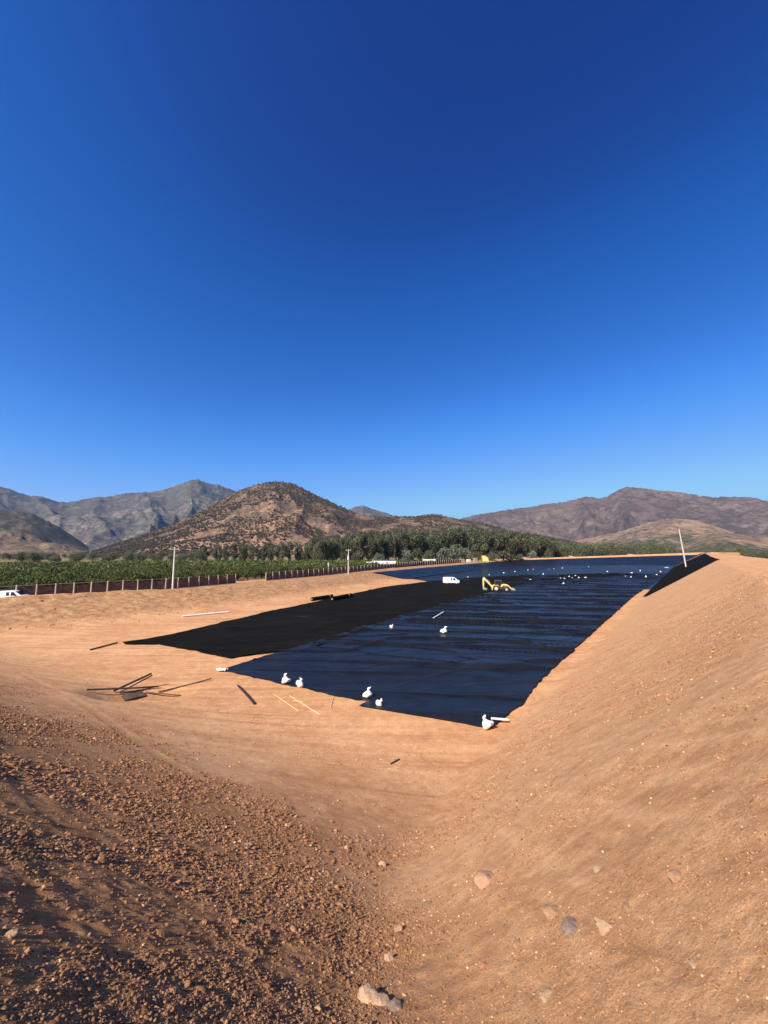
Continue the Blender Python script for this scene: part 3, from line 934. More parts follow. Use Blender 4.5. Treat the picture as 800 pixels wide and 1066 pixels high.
# lower rounded and grey bushes along the foot of the belt
for k, (q, ty, y, kind) in enumerate([(372, 573, 225, 0), (395, 575, 228, 1), (425, 572, 235, 1), (447, 571, 240, 0), (462, 569, 246, 1), (473, 566, 250, 1), (484, 570, 255, 1), (497, 572, 262, 0), (512, 572, 270, 0), (524, 575, 285, 2), (533, 577, 290, 2), (541, 575, 300, 0), (556, 573, 318, 1), (572, 572, 328, 0), (586, 573, 335, 2), (600, 573, 338, 2)]):
    x = at_y(q, y); d = ray(q, ty); h = EYE + d[2] / d[1] * y - 2.8
    lab = ['round dark green shrub in front of the eucalyptus belt', 'soft grey-green shrub in front of the eucalyptus belt', 'dry olive brown bush on the rim past the yellow dome'][kind]
    if kind == 2: plant('bush', bushv[k % 3], (x, y, ground_z(x, y)), rnd.uniform(0, 6), (max(1.2, h / 3) * 1.3, max(1.2, h / 3) * 1.3, max(.9, h / 3)), lab, 'bush', 'bushes by the far rim')
    else: plant('shrub', (greyv if kind else dotv)[k % 3], (x, y, 2.8), rnd.uniform(0, 6), (max(.5, h / 8),) * 3, lab, 'shrub', 'grey-green shrubs before the belt' if kind else 'dark shrubs before the belt')

# trees beyond the far rim, right part
for k in range(70):
    q = rnd.uniform(575, 705); y = rnd.uniform(345, 520)
    x = at_y(q, y); ty = np.interp(q, [575, 600, 640, 680, 705], [560, 563, 563, 564, 566]) + rnd.uniform(0, 6)
    d = ray(q, ty); h = max(4, EYE + d[2] / d[1] * y - 2.8)
    plant('valley_tree', dotv[k % 4], (x, y, 2.6), rnd.uniform(0, 6), (h / 7 * rnd.uniform(.7, 1.1),) * 2 + (h / 7,),
          'dark green tree in the valley beyond the far rim of the basin', 'tree', 'valley trees beyond the far rim')
for k in range(110):
    q = rnd.uniform(700, 840); y = rnd.uniform(190, 560)
    x = at_y(q, y); h = rnd.uniform(6.5, 10.5) * (1.25 if k % 9 == 0 else 1)
    if d_right(x, y) < float(right_width(s_right(x, y))) + 22 and y < 310: continue
    plant('field_tree', dotv[k % 4], (x, y, 2.4), rnd.uniform(0, 6), (h / 7 * 1.1, h / 7 * 1.1, h / 7),
          'low dark tree in the flat fields beyond the right embankment', 'tree', 'field trees beyond the right embankment')
for k in range(75):
    q = rnd.uniform(-25, 215); y = rnd.uniform(222, 420)
    x = at_y(q, y); h = rnd.uniform(5, 8.0)
    plant('windbreak_tree', dotv[k % 4], (x, y, 2.8), rnd.uniform(0, 6), (h / 7 * 1.2, h / 7 * 1.2, h / 7),
          'rounded dark tree along the far edge of the orchard', 'tree', 'trees edging the orchard')

# orchard
cands = []
row_dir = np.array([.56, .83]); row_n = np.array([-.83, .56])
for a in np.arange(-40, 260, 2.7):
    for b in np.arange(0, 240, 4.1):
        p = np.array([-95, 20]) + row_dir * a + row_n * b + RNG.normal(0, .28, 2)
        cands.append(p)
cands = np.array(cands)
dl = left_dist(cands[:, 0], cands[:, 1]); rr = np.hypot(cands[:, 0], cands[:, 1]); azc = np.degrees(np.arctan2(cands[:, 0], cands[:, 1]))
ok = (dl < -5.5) & (cands[:, 1] > 25) & (azc > -56) & (rr < 250) & (cands[:, 1] < 215) & (azc < 14)
cands = cands[ok]; rr = rr[ok]
cands = cands[np.argsort(rr)]
inview = np.degrees(np.arctan2(cands[:, 0], cands[:, 1])) > -46.5
near = cands[inview][:300]; rest = np.vstack([cands[inview][300:], cands[~inview]])
for k, p in enumerate(near):
    s = rnd.uniform(.85, 1.15)
    plant('orchard_tree', orchv[k % 5], (p[0], p[1], 2.8), rnd.uniform(0, 6.28), (s, s, s * rnd.uniform(.9, 1.1)),
          'low leafy orchard tree in the front rows behind the fence', 'tree', 'orchard trees in the front rows')
def scatter_mesh(name, srcs, P, zs, S, rngseed):
    rng = np.random.default_rng(rngseed); Vs = []; Fs = []; T = []; o = 0
    data = []
    for me in srcs:
        v = np.empty(len(me.vertices) * 3, np.float32); me.vertices.foreach_get('co', v)
        t = np.empty(len(me.vertices), np.float32); me.attributes['tint'].data.foreach_get('value', t)
        data.append((v.reshape(-1, 3), t))
    for k, p in enumerate(P):
        v, t = data[k % len(data)]
        a = rng.uniform(0, 6.28); c, s = math.cos(a), math.sin(a)
        sc = S[k]
        w = np.stack([(v[:, 0] * c - v[:, 1] * s) * sc + p[0], (v[:, 0] * s + v[:, 1] * c) * sc + p[1], v[:, 2] * sc + zs[k]], 1)
        Vs.append(w); T.append(np.clip(t + rng.normal(0, .12), 0, 1))
    V = np.vstack(Vs); F = np.arange(len(V)).reshape(-1, 4)
    me = mesh_arrays(name, V, F, srcs[0].materials[0], False); fattr(me, 'tint', np.concatenate(T))
    return link(name, me)
small = [bushy(620 + i, 2.9, 1.75, M['orch'], 110, .36, 7)[0] for i in range(4)]
o = scatter_mesh('orchard_canopy', small, rest, np.full(len(rest), 2.8), np.random.default_rng(5).uniform(.85, 1.2, len(rest)), 9)
tag(o, 'green mass of orchard rows stretching back towards the hills', 'orchard', kind='stuff')

# scrub on the central hill, far too many to count
Xc, Yc, Zc, tcv = CH
sm = [bushy(640 + i, 2.3, 1.6, M['scrub'], 22, .7, 5)[0] for i in range(4)]
rg = np.random.default_rng(44); Ps = []; zz = []
ncol = Xc.shape[1]
for _ in range(34000):
    i = int(rg.uniform(2, 131)); j = int(rg.uniform(0, ncol))
    x, y = Xc[i, j], Yc[i, j]
    if fbm(np.array([x / 60.]), np.array([y / 60.]), 77, 3)[0] < .36 + .10 * (1 - tcv[i]): continue
    Ps.append((x + rg.normal(0, 1.5), y + rg.normal(0, 2))); zz.append(Zc[i, j] - .3)
o = scatter_mesh('hillside_scrub', sm, Ps, zz, rg.uniform(.5, 1.5, len(Ps)), 12)
tag(o, 'dry scrub speckling the central hill', 'scrub', kind='stuff')

# ------------------------------------------------------------------ fence
def fence_run(p0px, p1px, label, first_off=0.):
    """posts every 2.45 m along the fence line between two photo columns"""
    pts = []
    for i in range(len(FENCE) - 1):
        a, b = FENCE[i], FENCE[i + 1]; L = np.hypot(*(b - a)); n = int(L / .05)
        for k in range(n): pts.append(a + (b - a) * k / n)
    pts = np.array(pts); pxs = 400 + 400 * pts[:, 0] / np.maximum(pts[:, 1], .1) * CP
    pxs = np.where(pts[:, 1] < 20, -999, pxs)
    m = (pxs >= p0px) & (pxs <= p1px); pts = pts[m]
    step = np.concatenate([[0], np.cumsum(np.hypot(*(pts[1:] - pts[:-1]).T))])
    posts = [np.array([np.interp(s, step, pts[:, 0]), np.interp(s, step, pts[:, 1])]) for s in np.arange(first_off, step[-1] + .01, 2.45)]
    z0 = [ground_z(*p) for p in posts]
    root = empty('fence', (posts[0][0], posts[0][1], z0[0]))
    o = Vector(root.location)
    hh = 2.15
    for p, z in zip(posts, z0):
        b = Vector((p[0], p[1], z)) - o
        r2 = random.Random(int(abs(p[0] * 100))); lean = Vector((r2.uniform(-.05, .05), r2.uniform(-.05, .05), 0))
        MB().tube([b + Vector((0, 0, -.3)), b + Vector((0, 0, hh + .12)) + lean], [.13, .11], 8).build('post', M['post'], root, .8)
    red_brown = MB(); rail = MB()  # solid dark red-brown sheet filling each bay between posts
    for k in range(len(posts) - 1):
        a = Vector((*posts[k], z0[k])) - o; b = Vector((*posts[k + 1], z0[k + 1])) - o
        d = (b - a).normalized(); nrm = Vector((-d.y, d.x, 0)) * .02
        off = Vector((-d.y, d.x, 0)) * .10
        lo = []; hi = []
        for q in range(5):
            c = a.lerp(b, q / 4) + off; sag = -.10 * math.sin(math.pi * q / 4)
            lo.append(c + Vector((0, 0, .06))); hi.append(c + Vector((0, 0, hh - .28 + sag)))
        for q in range(4):
            vs = [lo[q] - nrm, lo[q + 1] - nrm, hi[q + 1] - nrm, hi[q] - nrm, lo[q] + nrm, lo[q + 1] + nrm, hi[q + 1] + nrm, hi[q] + nrm]
            red_brown.add(vs, [(0, 1, 2, 3), (7, 6, 5, 4), (3, 2, 6, 7), (0, 4, 5, 1)])
        rail.tube([a + Vector((0, 0, hh)), b + Vector((0, 0, hh))], .035, 6)
    red_brown.build('panels', M['red_brown'], root); rail.build('top_rail', M['wire'], root)
    tag(root, label, 'fence')
fence_run(-45, 252, 'long post fence with dark red-brown netting in front of the orchard, left of the gap')
fence_run(279, 480, 'post fence with dark red-brown netting running from the gap to the sheds and pallets')

# ------------------------------------------------------------------ poles
def utility_pole(px, ptop, pbase, loc, label, arm=True, box=False, lean=(0, 0), r=.17, mat='concrete'):
    d = ray(px, ptop); y = loc[1]; h = EYE + d[2] / d[1] * y - loc[2]
    e = empty('utility_pole', loc)
    MB().tube([(0, 0, -.6), (lean[0] * .5, lean[1] * .5, h * .5), (lean[0], lean[1], h)], [r, r * .85, r * .62], 12).build('shaft', M[mat], e, .8)
    if arm:
        MB().box((lean[0], lean[1] - .16, h - .45), (2.0, .1, .12), bev=.01).build('crossarm', M['post'], e)
        for q in (-.85, 0, .85):
            MB().tube([(lean[0] + q, -.16 + lean[1], h - .39), (lean[0] + q, -.16 + lean[1], h - .2)], [.05, .03], 8).build('insulator', M['white'], e)
    if box:
        MB().tube([(.0, -.45, h * .56), (.0, -.45, h * .72)], .28, 14).build('transformer', M['pipe_white'], e, .8)
    tag(e, label, 'utility pole'); return e
p = hit(182, 612.5); fy = 80.
utility_pole(182, 569.5, 612, (at_y(182, 79.0), 79.0, ground_z(at_y(182, 79.0), 79.0)), 'pale concrete utility pole standing at the fence in front of the orchard', r=.2)
utility_pole(363, 571.5, 597, (at_y(363, 133), 133., ground_z(at_y(363, 133), 133.)), 'slim concrete pole with a pale transformer beside the fence near the long shed', box=True, r=.2)
e = empty('marker_post', (at_y(343, 138), 138., 2.8)); MB().tube([(0, 0, -.3), (-.3, 0, 3.6)], [.2, .18], 8).build('shaft', M['white'], e)
MB().box((-.3, 0, 3.62), (.42, .42, .08), bev=.02).build('cap', M['white'], e)
tag(e, 'short white leaning post behind the fence left of the transformer pole', 'post')
y = 140.; x = at_y(713.5, y)
g = ground_z(x, y)
e = empty('utility_pole', (x, y, g)); d = ray(709, 550.5); ht = EYE + d[2] / d[1] * y - g; lx = at_y(709, y) - x
MB().tube([(0, 0, -.6), (lx * .5, 0, ht * .5), (lx, 0, ht)], [.23, .19, .13], 12).build('shaft', M['concrete'], e, .8)
MB().tube([(lx, 0, ht), (lx, 0, ht + .1)], [.14, .09], 10).build('cap', M['post'], e)
tag(e, 'tall pale leaning pole rising from the black cloth on the right bank', 'utility pole')

def pylon(px, ptop, y, zb, label, half=1.6):
    x = at_y(px, y); d = ray(px, ptop); h = EYE + d[2] / d[1] * y - zb
    e = empty('lattice_pylon', (x, y, zb)); t = .08
    leg = MB(); br = MB(); arm = MB()
    for sx in (-1, 1):
        for sy in (-1, 1):
            leg.tube([(sx * half, sy * half, -.5), (sx * .3, sy * .3, h * .75), (sx * .12, sy * .12, h)], t, 5)
    n = 7
    for k in range(n):
        z0, z1 = h * .75 * k / n, h * .75 * (k + 1) / n
        w0 = half + (.3 - half) * k / n; w1 = half + (.3 - half) * (k + 1) / n
        for s in (-1, 1):
            br.tube([(-w0, s * w0, z0), (w1, s * w1, z1)], t * .6, 4); br.tube([(w0, s * w0, z0), (-w1, s * w1, z1)], t * .6, 4)
            br.tube([(s * w0, -w0, z0), (s * w1, w1, z1)], t * .6, 4)
    for z in (.78, .88):
        arm.tube([(-h * .14, 0, h * z), (h * .14, 0, h * z)], t * .8, 5)
    leg.build('frame', M['pylon'], e); br.build('bracing', M['pylon'], e); arm.build('crossarm', M['pylon'], e)
    tag(e, label, 'pylon')
pylon(94.5, 569, 300, 2.8, 'faint grey lattice pylon above the orchard at far left')
i = 0

# ------------------------------------------------------------------ sheds, dome, pallets, mounds, houses
def shed(px, y, wid, dep, wall, ridge, label, rz=0., z=2.8):
    x = at_y(px, y); e = empty('shed', (x, y, z), rz)
    w, d = wid / 2, dep / 2
    mb = MB(); mb.box((0, 0, wall / 2), (wid, dep, wall)).prism([(-d, wall + .003), (d, wall + .003), (0, ridge - .05)], 'x', -w + .02, w - .02)
    mb.build('wall', M['wallpale'], e)
    rf = MB(); ov = .4; t = .12
    for s in (-1, 1):
        rf.prism([(s * (d + ov), wall - .15), (0, ridge), (0, ridge + t), (s * (d + ov), wall - .15 + t)], 'x', -w - ov, w + ov)
    rf.build('roof', M['roof'], e)
    MB().box((wid * .2, -d - .03, wall * .42), (1.6, .08, wall * .84)).build('door', M['machine_dark'], e)
    tag(e, label, 'shed')
shed(400, 179, 10.5, 5.0, 2.1, 3.2, 'long low shed with a pale gable roof behind the fence by the transformer pole', R(-8), z=2.8)
shed(387, 181, 4, 4.0, 1.7, 2.7, 'small pale lean-to shed beside the end of the long shed', R(-8))
shed(447, 233, 6.8, 4.0, 2.2, 2.9, 'small shed with a cream roof behind the end of the fence', R(-8))

def dome():
    y = 263.; x = at_y(503, y); z = ground_z(x, y) - .2; e = empty('dome_shelter', (x, y, z), R(-15))
    n = 18; prof = []
    def arch(r, zz, m=16): return [(r * math.cos(math.pi * k / m), zz * math.sin(math.pi * k / m) ** .8) for k in range(m + 1)]
    o = arch(3.7, 4.1); i2 = arch(3.55, 3.95)
    prof = o + i2[::-1]
    MB().prism(prof, 'y', -2.2, 2.2).build('cover', M['yellow_tarp'], e, .6)
    MB().prism(arch(3.5, 3.9), 'y', 1.9, 2.0).build('end_wall', M['yellow_tarp'], e)
    rb = MB()
    for yy in (-2.25, 0, 2.25): rb.tube([(p * 1.01, yy, q * 1.01) for p, q in o], .06, 6)
    rb.build('hoops', M['post'], e)
    MB().prism(arch(3.5, 3.9), 'y', -2.05, -1.95).build('front_wall', M['yellow_tarp'], e)
    tag(e, 'yellow dome-shaped tarp shelter on the rim left of the olive bushes', 'shelter')
dome()

def pallet(px, y, mat, h, label, wid=3.2):
    x = at_y(px, y); z = ground_z(x, y); e = empty('pallet_stack', (x, y, z), R(20))
    b = MB()
    for k in range(5): b.box((0, -1 + k * .5, .16), (wid, .16, .04))
    for k in range(3): b.box((-wid / 2 + .1 + k * (wid / 2 - .1), 0, .07), (.14, 2.1, .14))
    b.build('pallet', M['post'], e)
    s = MB(); r2 = random.Random(int(px))
    nx = int(wid / .8); nz = int(h / .32)
    for i in range(nx):
        for k in range(nz):
            s.box((-wid / 2 + .4 + i * .8 + r2.uniform(-.05, .05), r2.uniform(-.06, .06), .36 + k * .325), (.76, 1.7, .31), bev=.1)
    s.build('sacks', M[mat], e, .9)
    tag(e, label, 'pallet')
pallet(481, 233, 'pink', 2.0, 'pinkish sacks piled on a pallet at the end of the fence, leftmost of three piles')
pallet(488, 241, 'sack', 1.6, 'white sacks piled on a pallet, middle of three piles by the yellow dome', 2.6)
pallet(495, 250, 'pink', 2.3, 'tall pinkish pile of sacks on a pallet just left of the yellow dome', 2.6)

def mound(px, y, w, h, seed):
    x = at_y(px, y); n = 60
    u = np.linspace(-1.3, 1.3, n); U, W = np.meshgrid(u, u)
    q = U * U + W * W
    Z = h * np.exp(-q * 2.2) * (1 + .5 * (fbm(U * 3 + seed, W * 3, seed, 4) - .5)) - .25
    me = mesh_arrays('dirt_mound', np.stack([x + U * w, y + W * w * .7, 2.9 + Z], 2).reshape(-1, 3), grid_faces(n, n), M['mound'])
    tag(link('dirt_mound', me), kind='structure')
M['mound'] = simple('mound_earth', (.42, .27, .17), .95, var=.3, scale=.4, bump=.6)
mound(590, 338, 16, 5.0, 1); mound(655, 352, 17, 5.2, 2); mound(543, 322, 14, 3.6, 4)

def house(px, y, wid, label):
    x = at_y(px, y); e = empty('house', (x, y, 2.4), R(10))
    MB().box((0, 0, 1.5), (wid, 6, 3.0)).build('wall', M['white'], e)
    MB().prism([(-3.5, 2.95), (3.5, 2.95), (0, 4.4)], 'x', -wid / 2 - .4, wid / 2 + .4).build('roof', M['roof'], e)
    for q in (-.25, .25): MB().box((wid * q, -3.03, 1.6), (1.2, .08, 1.1)).build('window', M['glass'], e)
    tag(e, label, 'house')
house(717, 330, 5, 'tiny white house just right of the leaning pole beyond the embankment')
house(732, 420, 11, 'long pale farm building beyond the crest of the right embankment')

# ------------------------------------------------------------------ vehicles
def wheel(parent, c, r, w, rim='rim', axis='y'):
    t = MB(); n = 20
    prof = [(-w / 2, r * .62), (-w / 2, r * .94), (-w * .32, r), (w * .32, r), (w / 2, r * .94), (w / 2, r * .62)]
    vs = []; fs = []
    for k in range(n):
        a = 2 * math.pi * k / n
        for (p, q) in prof: vs.append((q * math.cos(a), p, q * math.sin(a)))
    m = len(prof)
    for k in range(n):
        for j in range(m - 1):
            fs.append((k * m + j, k * m + j + 1, ((k + 1) % n) * m + j + 1, ((k + 1) % n) * m + j))
        
    t.add(vs, fs)
    o = t.build('wheel', M['rubber'], parent, .7, loc=c)
    h = MB(); h.tube([(0, -w * .40, 0), (0, w * .40, 0)], r * .63, 18); h.tube([(0, -w * .47, 0), (0, w * .47, 0)], r * .22, 12)
    h.build('rim', M[rim], o, .7)
    return o

def van(loc, rz, label, long=5.1, hgt=1.95):
    e = empty('panel_van', loc, rz); L = long / 2; hw = .92
    # side profile, nose towards +x
    prof = [(-L, .42), (-L - .02, 1.0), (-L + .06, hgt - .16), (-L + .22, hgt - .02), (L * .30, hgt), (L * .42, hgt - .10), (L * .80, 1.22), (L * .985, 1.02), (L, .72), (L - .02, .40), (L * .78, .34), (-L * .86, .34)]
    b = MB().prism(prof, 'y', -hw, hw)
    # tumblehome: pull the roof in
    b.v = [(x, y * (1 - .10 * max(0, (z - 1.05) / (hgt - 1.05))), z) for x, y, z in b.v]
    b.build('body', M['white'], e, .6, .05)
    def pane(pts, off):
        return pts
    for s in (-1, 1):
        def Y(z): return s * (hw * (1 - .10 * max(0, (z - 1.05) / (hgt - 1.05))) + .008)
        for (x0, x1, x2, x3) in ((L * .24, L * .40, L * .58, L * .24), (-L * .02, L * .14, L * .14, -L * .02)):
            z0, z1 = 1.18, hgt - .22
            pts = [(x0, z0), (x2 if x2 > x1 else x1, z0), (x1, z1), (x3, z1)]
            vs = [(x, Y(z), z) for x, z in pts] + [(x, Y(z) - s * .03, z) for x, z in pts]
            MB().add(vs, [(0, 1, 2, 3), (7, 6, 5, 4), (0, 4, 5, 1), (1, 5, 6, 2), (2, 6, 7, 3), (3, 7, 4, 0)]).build('window', M['glass'], e)
        MB().box((L * .985, s * .68, .80), (.12, .32, .2), bev=.03).build('headlight', M['pipe_white'], e)
        MB().box((-L + .01, s * .78, 1.0), (.06, .16, .4), bev=.02).build('tail_light', M['red_brown'], e)
        MB().box((L * .52, s * (hw + .1), 1.22), (.1, .2, .18), bev=.03).build('mirror', M['black_plastic'], e)
    xs0, zs0, xs1, zs1 = L * .45, hgt - .16, L * .78, 1.25
    nx, nz = (zs0 - zs1), (xs1 - xs0); ln = math.hypot(nx, nz); nx, nz = nx / ln * .012, nz / ln * .012
    ws = [(xs0 + nx, -.70, zs0 + nz), (xs0 + nx, .70, zs0 + nz), (xs1 + nx, .80, zs1 + nz), (xs1 + nx, -.80, zs1 + nz)]
    vs = ws + [(x - nx * 2.5, y, z - nz * 2.5) for x, y, z in ws]
    MB().add(vs, [(0, 1, 2, 3), (7, 6, 5, 4), (0, 4, 5, 1), (1, 5, 6, 2), (2, 6, 7, 3), (3, 7, 4, 0)]).build('windshield', M['glass'], e)
    MB().box((L + .02, 0, .5), (.12, 1.76, .22), bev=.05).build('bumper', M['black_plastic'], e)
    for x in (L * .62, -L * .60):
        for s in (-1, 1): wheel(e, (x, s * .80, .335), .335, .22)
    tag(e, label, 'van'); return e
vp = at_z(470, 608.2, .06)
van((vp[0], vp[1], H(vp[0], vp[1]) + .02), R(-8), 'white panel van parked on the clay strip in front of the left bank liner', 5.2, 2.1)
vy = 62.5; vx = at_y(15, vy)
van((vx, vy, ground_z(vx, vy) - .45), R(14), 'white panel van half hidden behind the bank at the fence, far left', 4.7, 1.95)

def backhoe():
    bp = at_z(520, 615.2, .1)
    e = empty('backhoe_loader', (bp[0], bp[1], .12), R(-10))
    # machine faces +x (loader bucket at +x), digging arm folded up at -x
    MB().prism([(-1.5, .75), (-1.5, 1.15), (2.1, 1.15), (2.35, .95), (2.35, .65), (-1.2, .6)], 'y', -.45, .45).build('chassis', M['machine_dark'], e, .6, .03)
    hd = MB().prism([(.75, 1.13), (.75, 1.75), (2.2, 1.58), (2.42, 1.42), (2.42, 1.12)], 'y', -.42, .42)
    hood = hd.build('hood', M['yellow'], e, .6, .05)
    MB().box((2.425, 0, 1.28), (.04, .6, .26)).build('grille', M['black_plastic'], hood)
    MB().tube([(1.2, .2, 1.6), (1.2, .2, 2.35)], .05, 8).build('exhaust', M['machine_dark'], hood)
    cab = MB()
    for x, x2 in ((-1.15, -1.0), (.72, .55)):
        for s in (-1, 1): cab.tube([(x, s * .68, 1.1), (x2, s * .62, 2.62)], .055, 6)
    for s in (-1, 1):
        cab.tube([(-1.15, s * .68, 1.25), (.72, s * .68, 1.25)], .05, 6)
    cab.box((-.2, 0, 1.14), (1.85, 1.35, .12), bev=.02)
    cf = cab.build('cab_frame', M['machine_dark'], e)
    MB().box((-.22, 0, 2.69), (1.75, 1.42, .12), bev=.04).build('roof', M['machine_dark'], cf)
    gl = MB()
    for s in (-1, 1): gl.prism([(-1.08, 1.32), (.62, 1.32), (.50, 2.60), (-.95, 2.60)], 'y', s * .63 - .01, s * .63 + .01)
    gl.build('window', M['glass'], cf)
    MB().prism([(-1.6, .55), (-1.62, 1.3), (.7, 1.3), (.9, .95), (.9, .5)], 'y', -.60, .60).build('engine_bay', M['machine_dark'], e, .6, .03)
    st = MB(); st.box((-.35, 0, 1.45), (.5, .5, .14), bev=.04); st.box((-.6, 0, 1.8), (.14, .5, .7), bev=.05); st.build('seat', M['black_plastic'], cf)
    for s in (-1, 1):
        wheel(e, (-.85, s * .82, .72), .72, .44); wheel(e, (1.75, s * .78, .48), .48, .32)
        MB().prism([(-1.65, 1.2), (-1.45, 1.55), (-.3, 1.58), (-.05, 1.2), (-.05, 1.12), (-.38, 1.48), (-1.38, 1.46), (-1.58, 1.15)], 'y', s * .62 if s > 0 else -1.06, 1.06 if s > 0 else -.62).build('fender', M['yellow'], e, .5)
        # loader arm: from the cab front, over the wheel, down to the bucket
        MB().prism([(.35, 1.15), (.45, 1.62), (1.15, 1.85), (2.2, 1.62), (3.15, .72), (3.45, .42), (3.3, .28), (2.95, .50), (2.05, 1.32), (1.1, 1.52), (.72, 1.1)], 'y', s * .66 - .17, s * .66 + .17).build('loader_arm', M['yellow'], e, .5, .02)
        MB().tube([(1.1, s * .52, 1.0), (2.2, s * .56, 1.38)], .07, 8).build('hydraulic_ram', M['steel'], e, .7)
        # stabiliser leg
        sb = MB(); sb.tube([(-1.75, s * .5, .95), (-1.85, s * 1.2, .25)], .09, 8); sb.box((-1.85, s * 1.25, .12), (.42, .42, .08), bev=.02); sb.build('stabiliser', M['yellow'], e)
    bk = [(3.25, .62), (3.35, .74), (3.75, .78), (4.25, .10), (4.2, .02), (3.55, .03), (3.3, .25)]
    MB().prism(bk, 'y', -1.15, 1.15).build('loader_bucket', M['steel'], e, .5, .02)
    # digging arm
    MB().box((-1.75, 0, .95), (.35, .9, .75), bev=.05).build('swing_post', M['yellow'], e)
    MB().prism([(-1.65, 1.0), (-1.85, 1.45), (-2.75, 2.45), (-3.75, 3.30), (-3.98, 3.25), (-3.92, 2.98), (-3.0, 2.12), (-2.2, 1.2), (-1.95, .85)], 'y', -.26, .26).build('boom', M['yellow'], e, .5, .03)
    MB().prism([(-3.62, 3.42), (-3.98, 3.48), (-4.18, 3.20), (-4.22, 1.2), (-4.08, .82), (-3.88, .85), (-3.80, 2.7)], 'y', -.22, .22).build('dipper', M['yellow'], e, .5, .03)
    MB().tube([(-2.35, 0, 2.3), (-3.72, 0, 3.52)], .075, 8).build('hydraulic_ram', M['steel'], e, .7)
    MB().prism([(-4.15, .92), (-3.80, .90), (-3.15, .62), (-3.02, .35), (-3.35, .0), (-3.85, .02), (-4.25, .45)], 'y', -.36, .36).build('digging_bucket', M['steel'], e, .5, .02)
    tag(e, 'yellow backhoe loader with bent digging arm and lowered front bucket on the black strip', 'backhoe')
backhoe()

# ------------------------------------------------------------------ sandbags
def sack_mesh(seed, tied=True):
    rng = random.Random(seed); n = 18; rings = []
    if tied: prof = [(0, .10), (.02, .20), (.10, .27), (.22, .28), (.34, .21), (.44, .10), (.49, .05), (.54, .06), (.60, .085), (.65, .075), (.67, .03)]
    else: prof = [(0, .12), (.03, .24), (.10, .31), (.18, .31), (.26, .24), (.31, .12), (.33, .03)]
    vs = []; fs = []; bend = rng.uniform(-.6, .6)
    for i, (z, r) in enumerate(prof):
        for k in range(n):
            a = 2 * math.pi * k / n
            fl = .55 if tied and i >= 6 else .74
            wob = 1 + .14 * math.sin(3 * a + seed + z * 9) + .09 * math.sin(5 * a + 2 * seed - 7 * z) + rng.uniform(-.05, .05)
            if tied and i >= 7: wob *= 1 + .3 * math.sin(2 * a + seed)
            lump = 1 + .62 * (float(vnoise(np.array([a * 1.1 + seed * 3.7]), np.array([z * 6 + seed]), 400 + seed)[0]) - .5)
            wob *= lump
            vs.append((r * math.cos(a) * wob + bend * max(0, z - .35), r * math.sin(a) * wob * fl, z * (1 + (.05 * math.sin(2 * a + seed) if tied and i > 7 else 0))))
    for i in range(len(prof) - 1):
        for k in range(n): fs.append((i * n + k, i * n + (k + 1) % n, (i + 1) * n + (k + 1) % n, (i + 1) * n + k))
    fs.append(tuple(range(n - 1, -1, -1))); fs.append(tuple((len(prof) - 1) * n + k for k in range(n)))
    return MB().add(vs, fs).mesh('sandbag', M['sack'], 1.2)
def sit(o, x, y, z=None):
    o.location = (x, y, z)
tied = [sack_mesh(i) for i in range(4)]; flat = [sack_mesh(10 + i, False) for i in range(3)]
near_bags = [
    (297.5, 713.5, 15, 0, (.0, -.25), 'white sandbag with its neck flopped left, leftmost on the front edge of the near liner'),
    (311.5, 716.5, 14, 1, (.15, .5), 'white tied sandbag leaning right, second from the left on the liner front edge'),
    (383.5, 728, 14, 2, (-.1, -.15), 'upright white tied sandbag behind the pointed liner flap'),
    (393, 736.5, 13, 3, (.1, .85), 'white sandbag lying tilted right on the pointed black liner flap'),
    (406.5, 655.5, 7, 1, (0, .9), 'small white sandbag on the border between the black strip and the near liner'),
    (462.5, 661, 11, 2, (0, .05), 'white upright sandbag alone in the middle of the near liner, below the white pipe'),
    (509, 761, 19, 0, (.1, -.55), 'large white sandbag beside a short white pipe at the near corner of the liner'),
]
for (px, py, hp, v, tilt, lab) in near_bags:
    x, y = at_z(px, py, .1)
    z = max(H(x, y), 0) + .12 + (.0 if py > 700 else .08)
    d = math.hypot(x, y); s = hp * math.hypot(y, EYE) / 400 / .70 * .66
    o = link('sandbag', tied[v]); o.location = (x, y, z - .03); o.rotation_euler = (tilt[0], tilt[1], random.uniform(-.4, .4)); o.scale = (s * 1.05, s * .95, s * .9)
    tag(o, lab, 'sandbag', 'white sandbags holding the near liner')
far_bags = [(566, 598.5), (572, 593), (577, 592.5), (586, 592), (584, 602.5), (588, 603), (593, 601), (596, 602), (599.5, 600), (603, 602.5), (610, 602), (597, 591.5), (613, 591), (566, 611.5), (578, 609.5), (587, 608.5), (632.5, 595.5), (651.5, 600.5), (657.5, 601.5), (658, 597), (650, 589), (673, 601.5), (666, 589), (678, 588.5), (667, 595), (552.5, 604), (487.5, 601.5), (509.5, 599), (525, 597), (536.5, 595.5), (550, 594), (555.5, 593), (684, 599), (688, 596)]
for k, (px, py) in enumerate(far_bags):
    x, y = at_z(px, py, .2)
    s = .72 * min(1.7, y / 105.) * random.uniform(.6, 1.25)
    o = link('sandbag', (flat if k % 3 else tied)[k % 3]); o.location = (x, y, max(ground_z(x, y), 0) + .12); o.rotation_euler = (random.uniform(-.2, .2), random.uniform(-.2, .2), random.uniform(0, 6.28)); o.scale = (s * 1.15, s, s)
    tag(o, 'small white sandbag scattered on the dark liner at the far end of the basin', 'sandbag', 'white sandbags on the far floor')
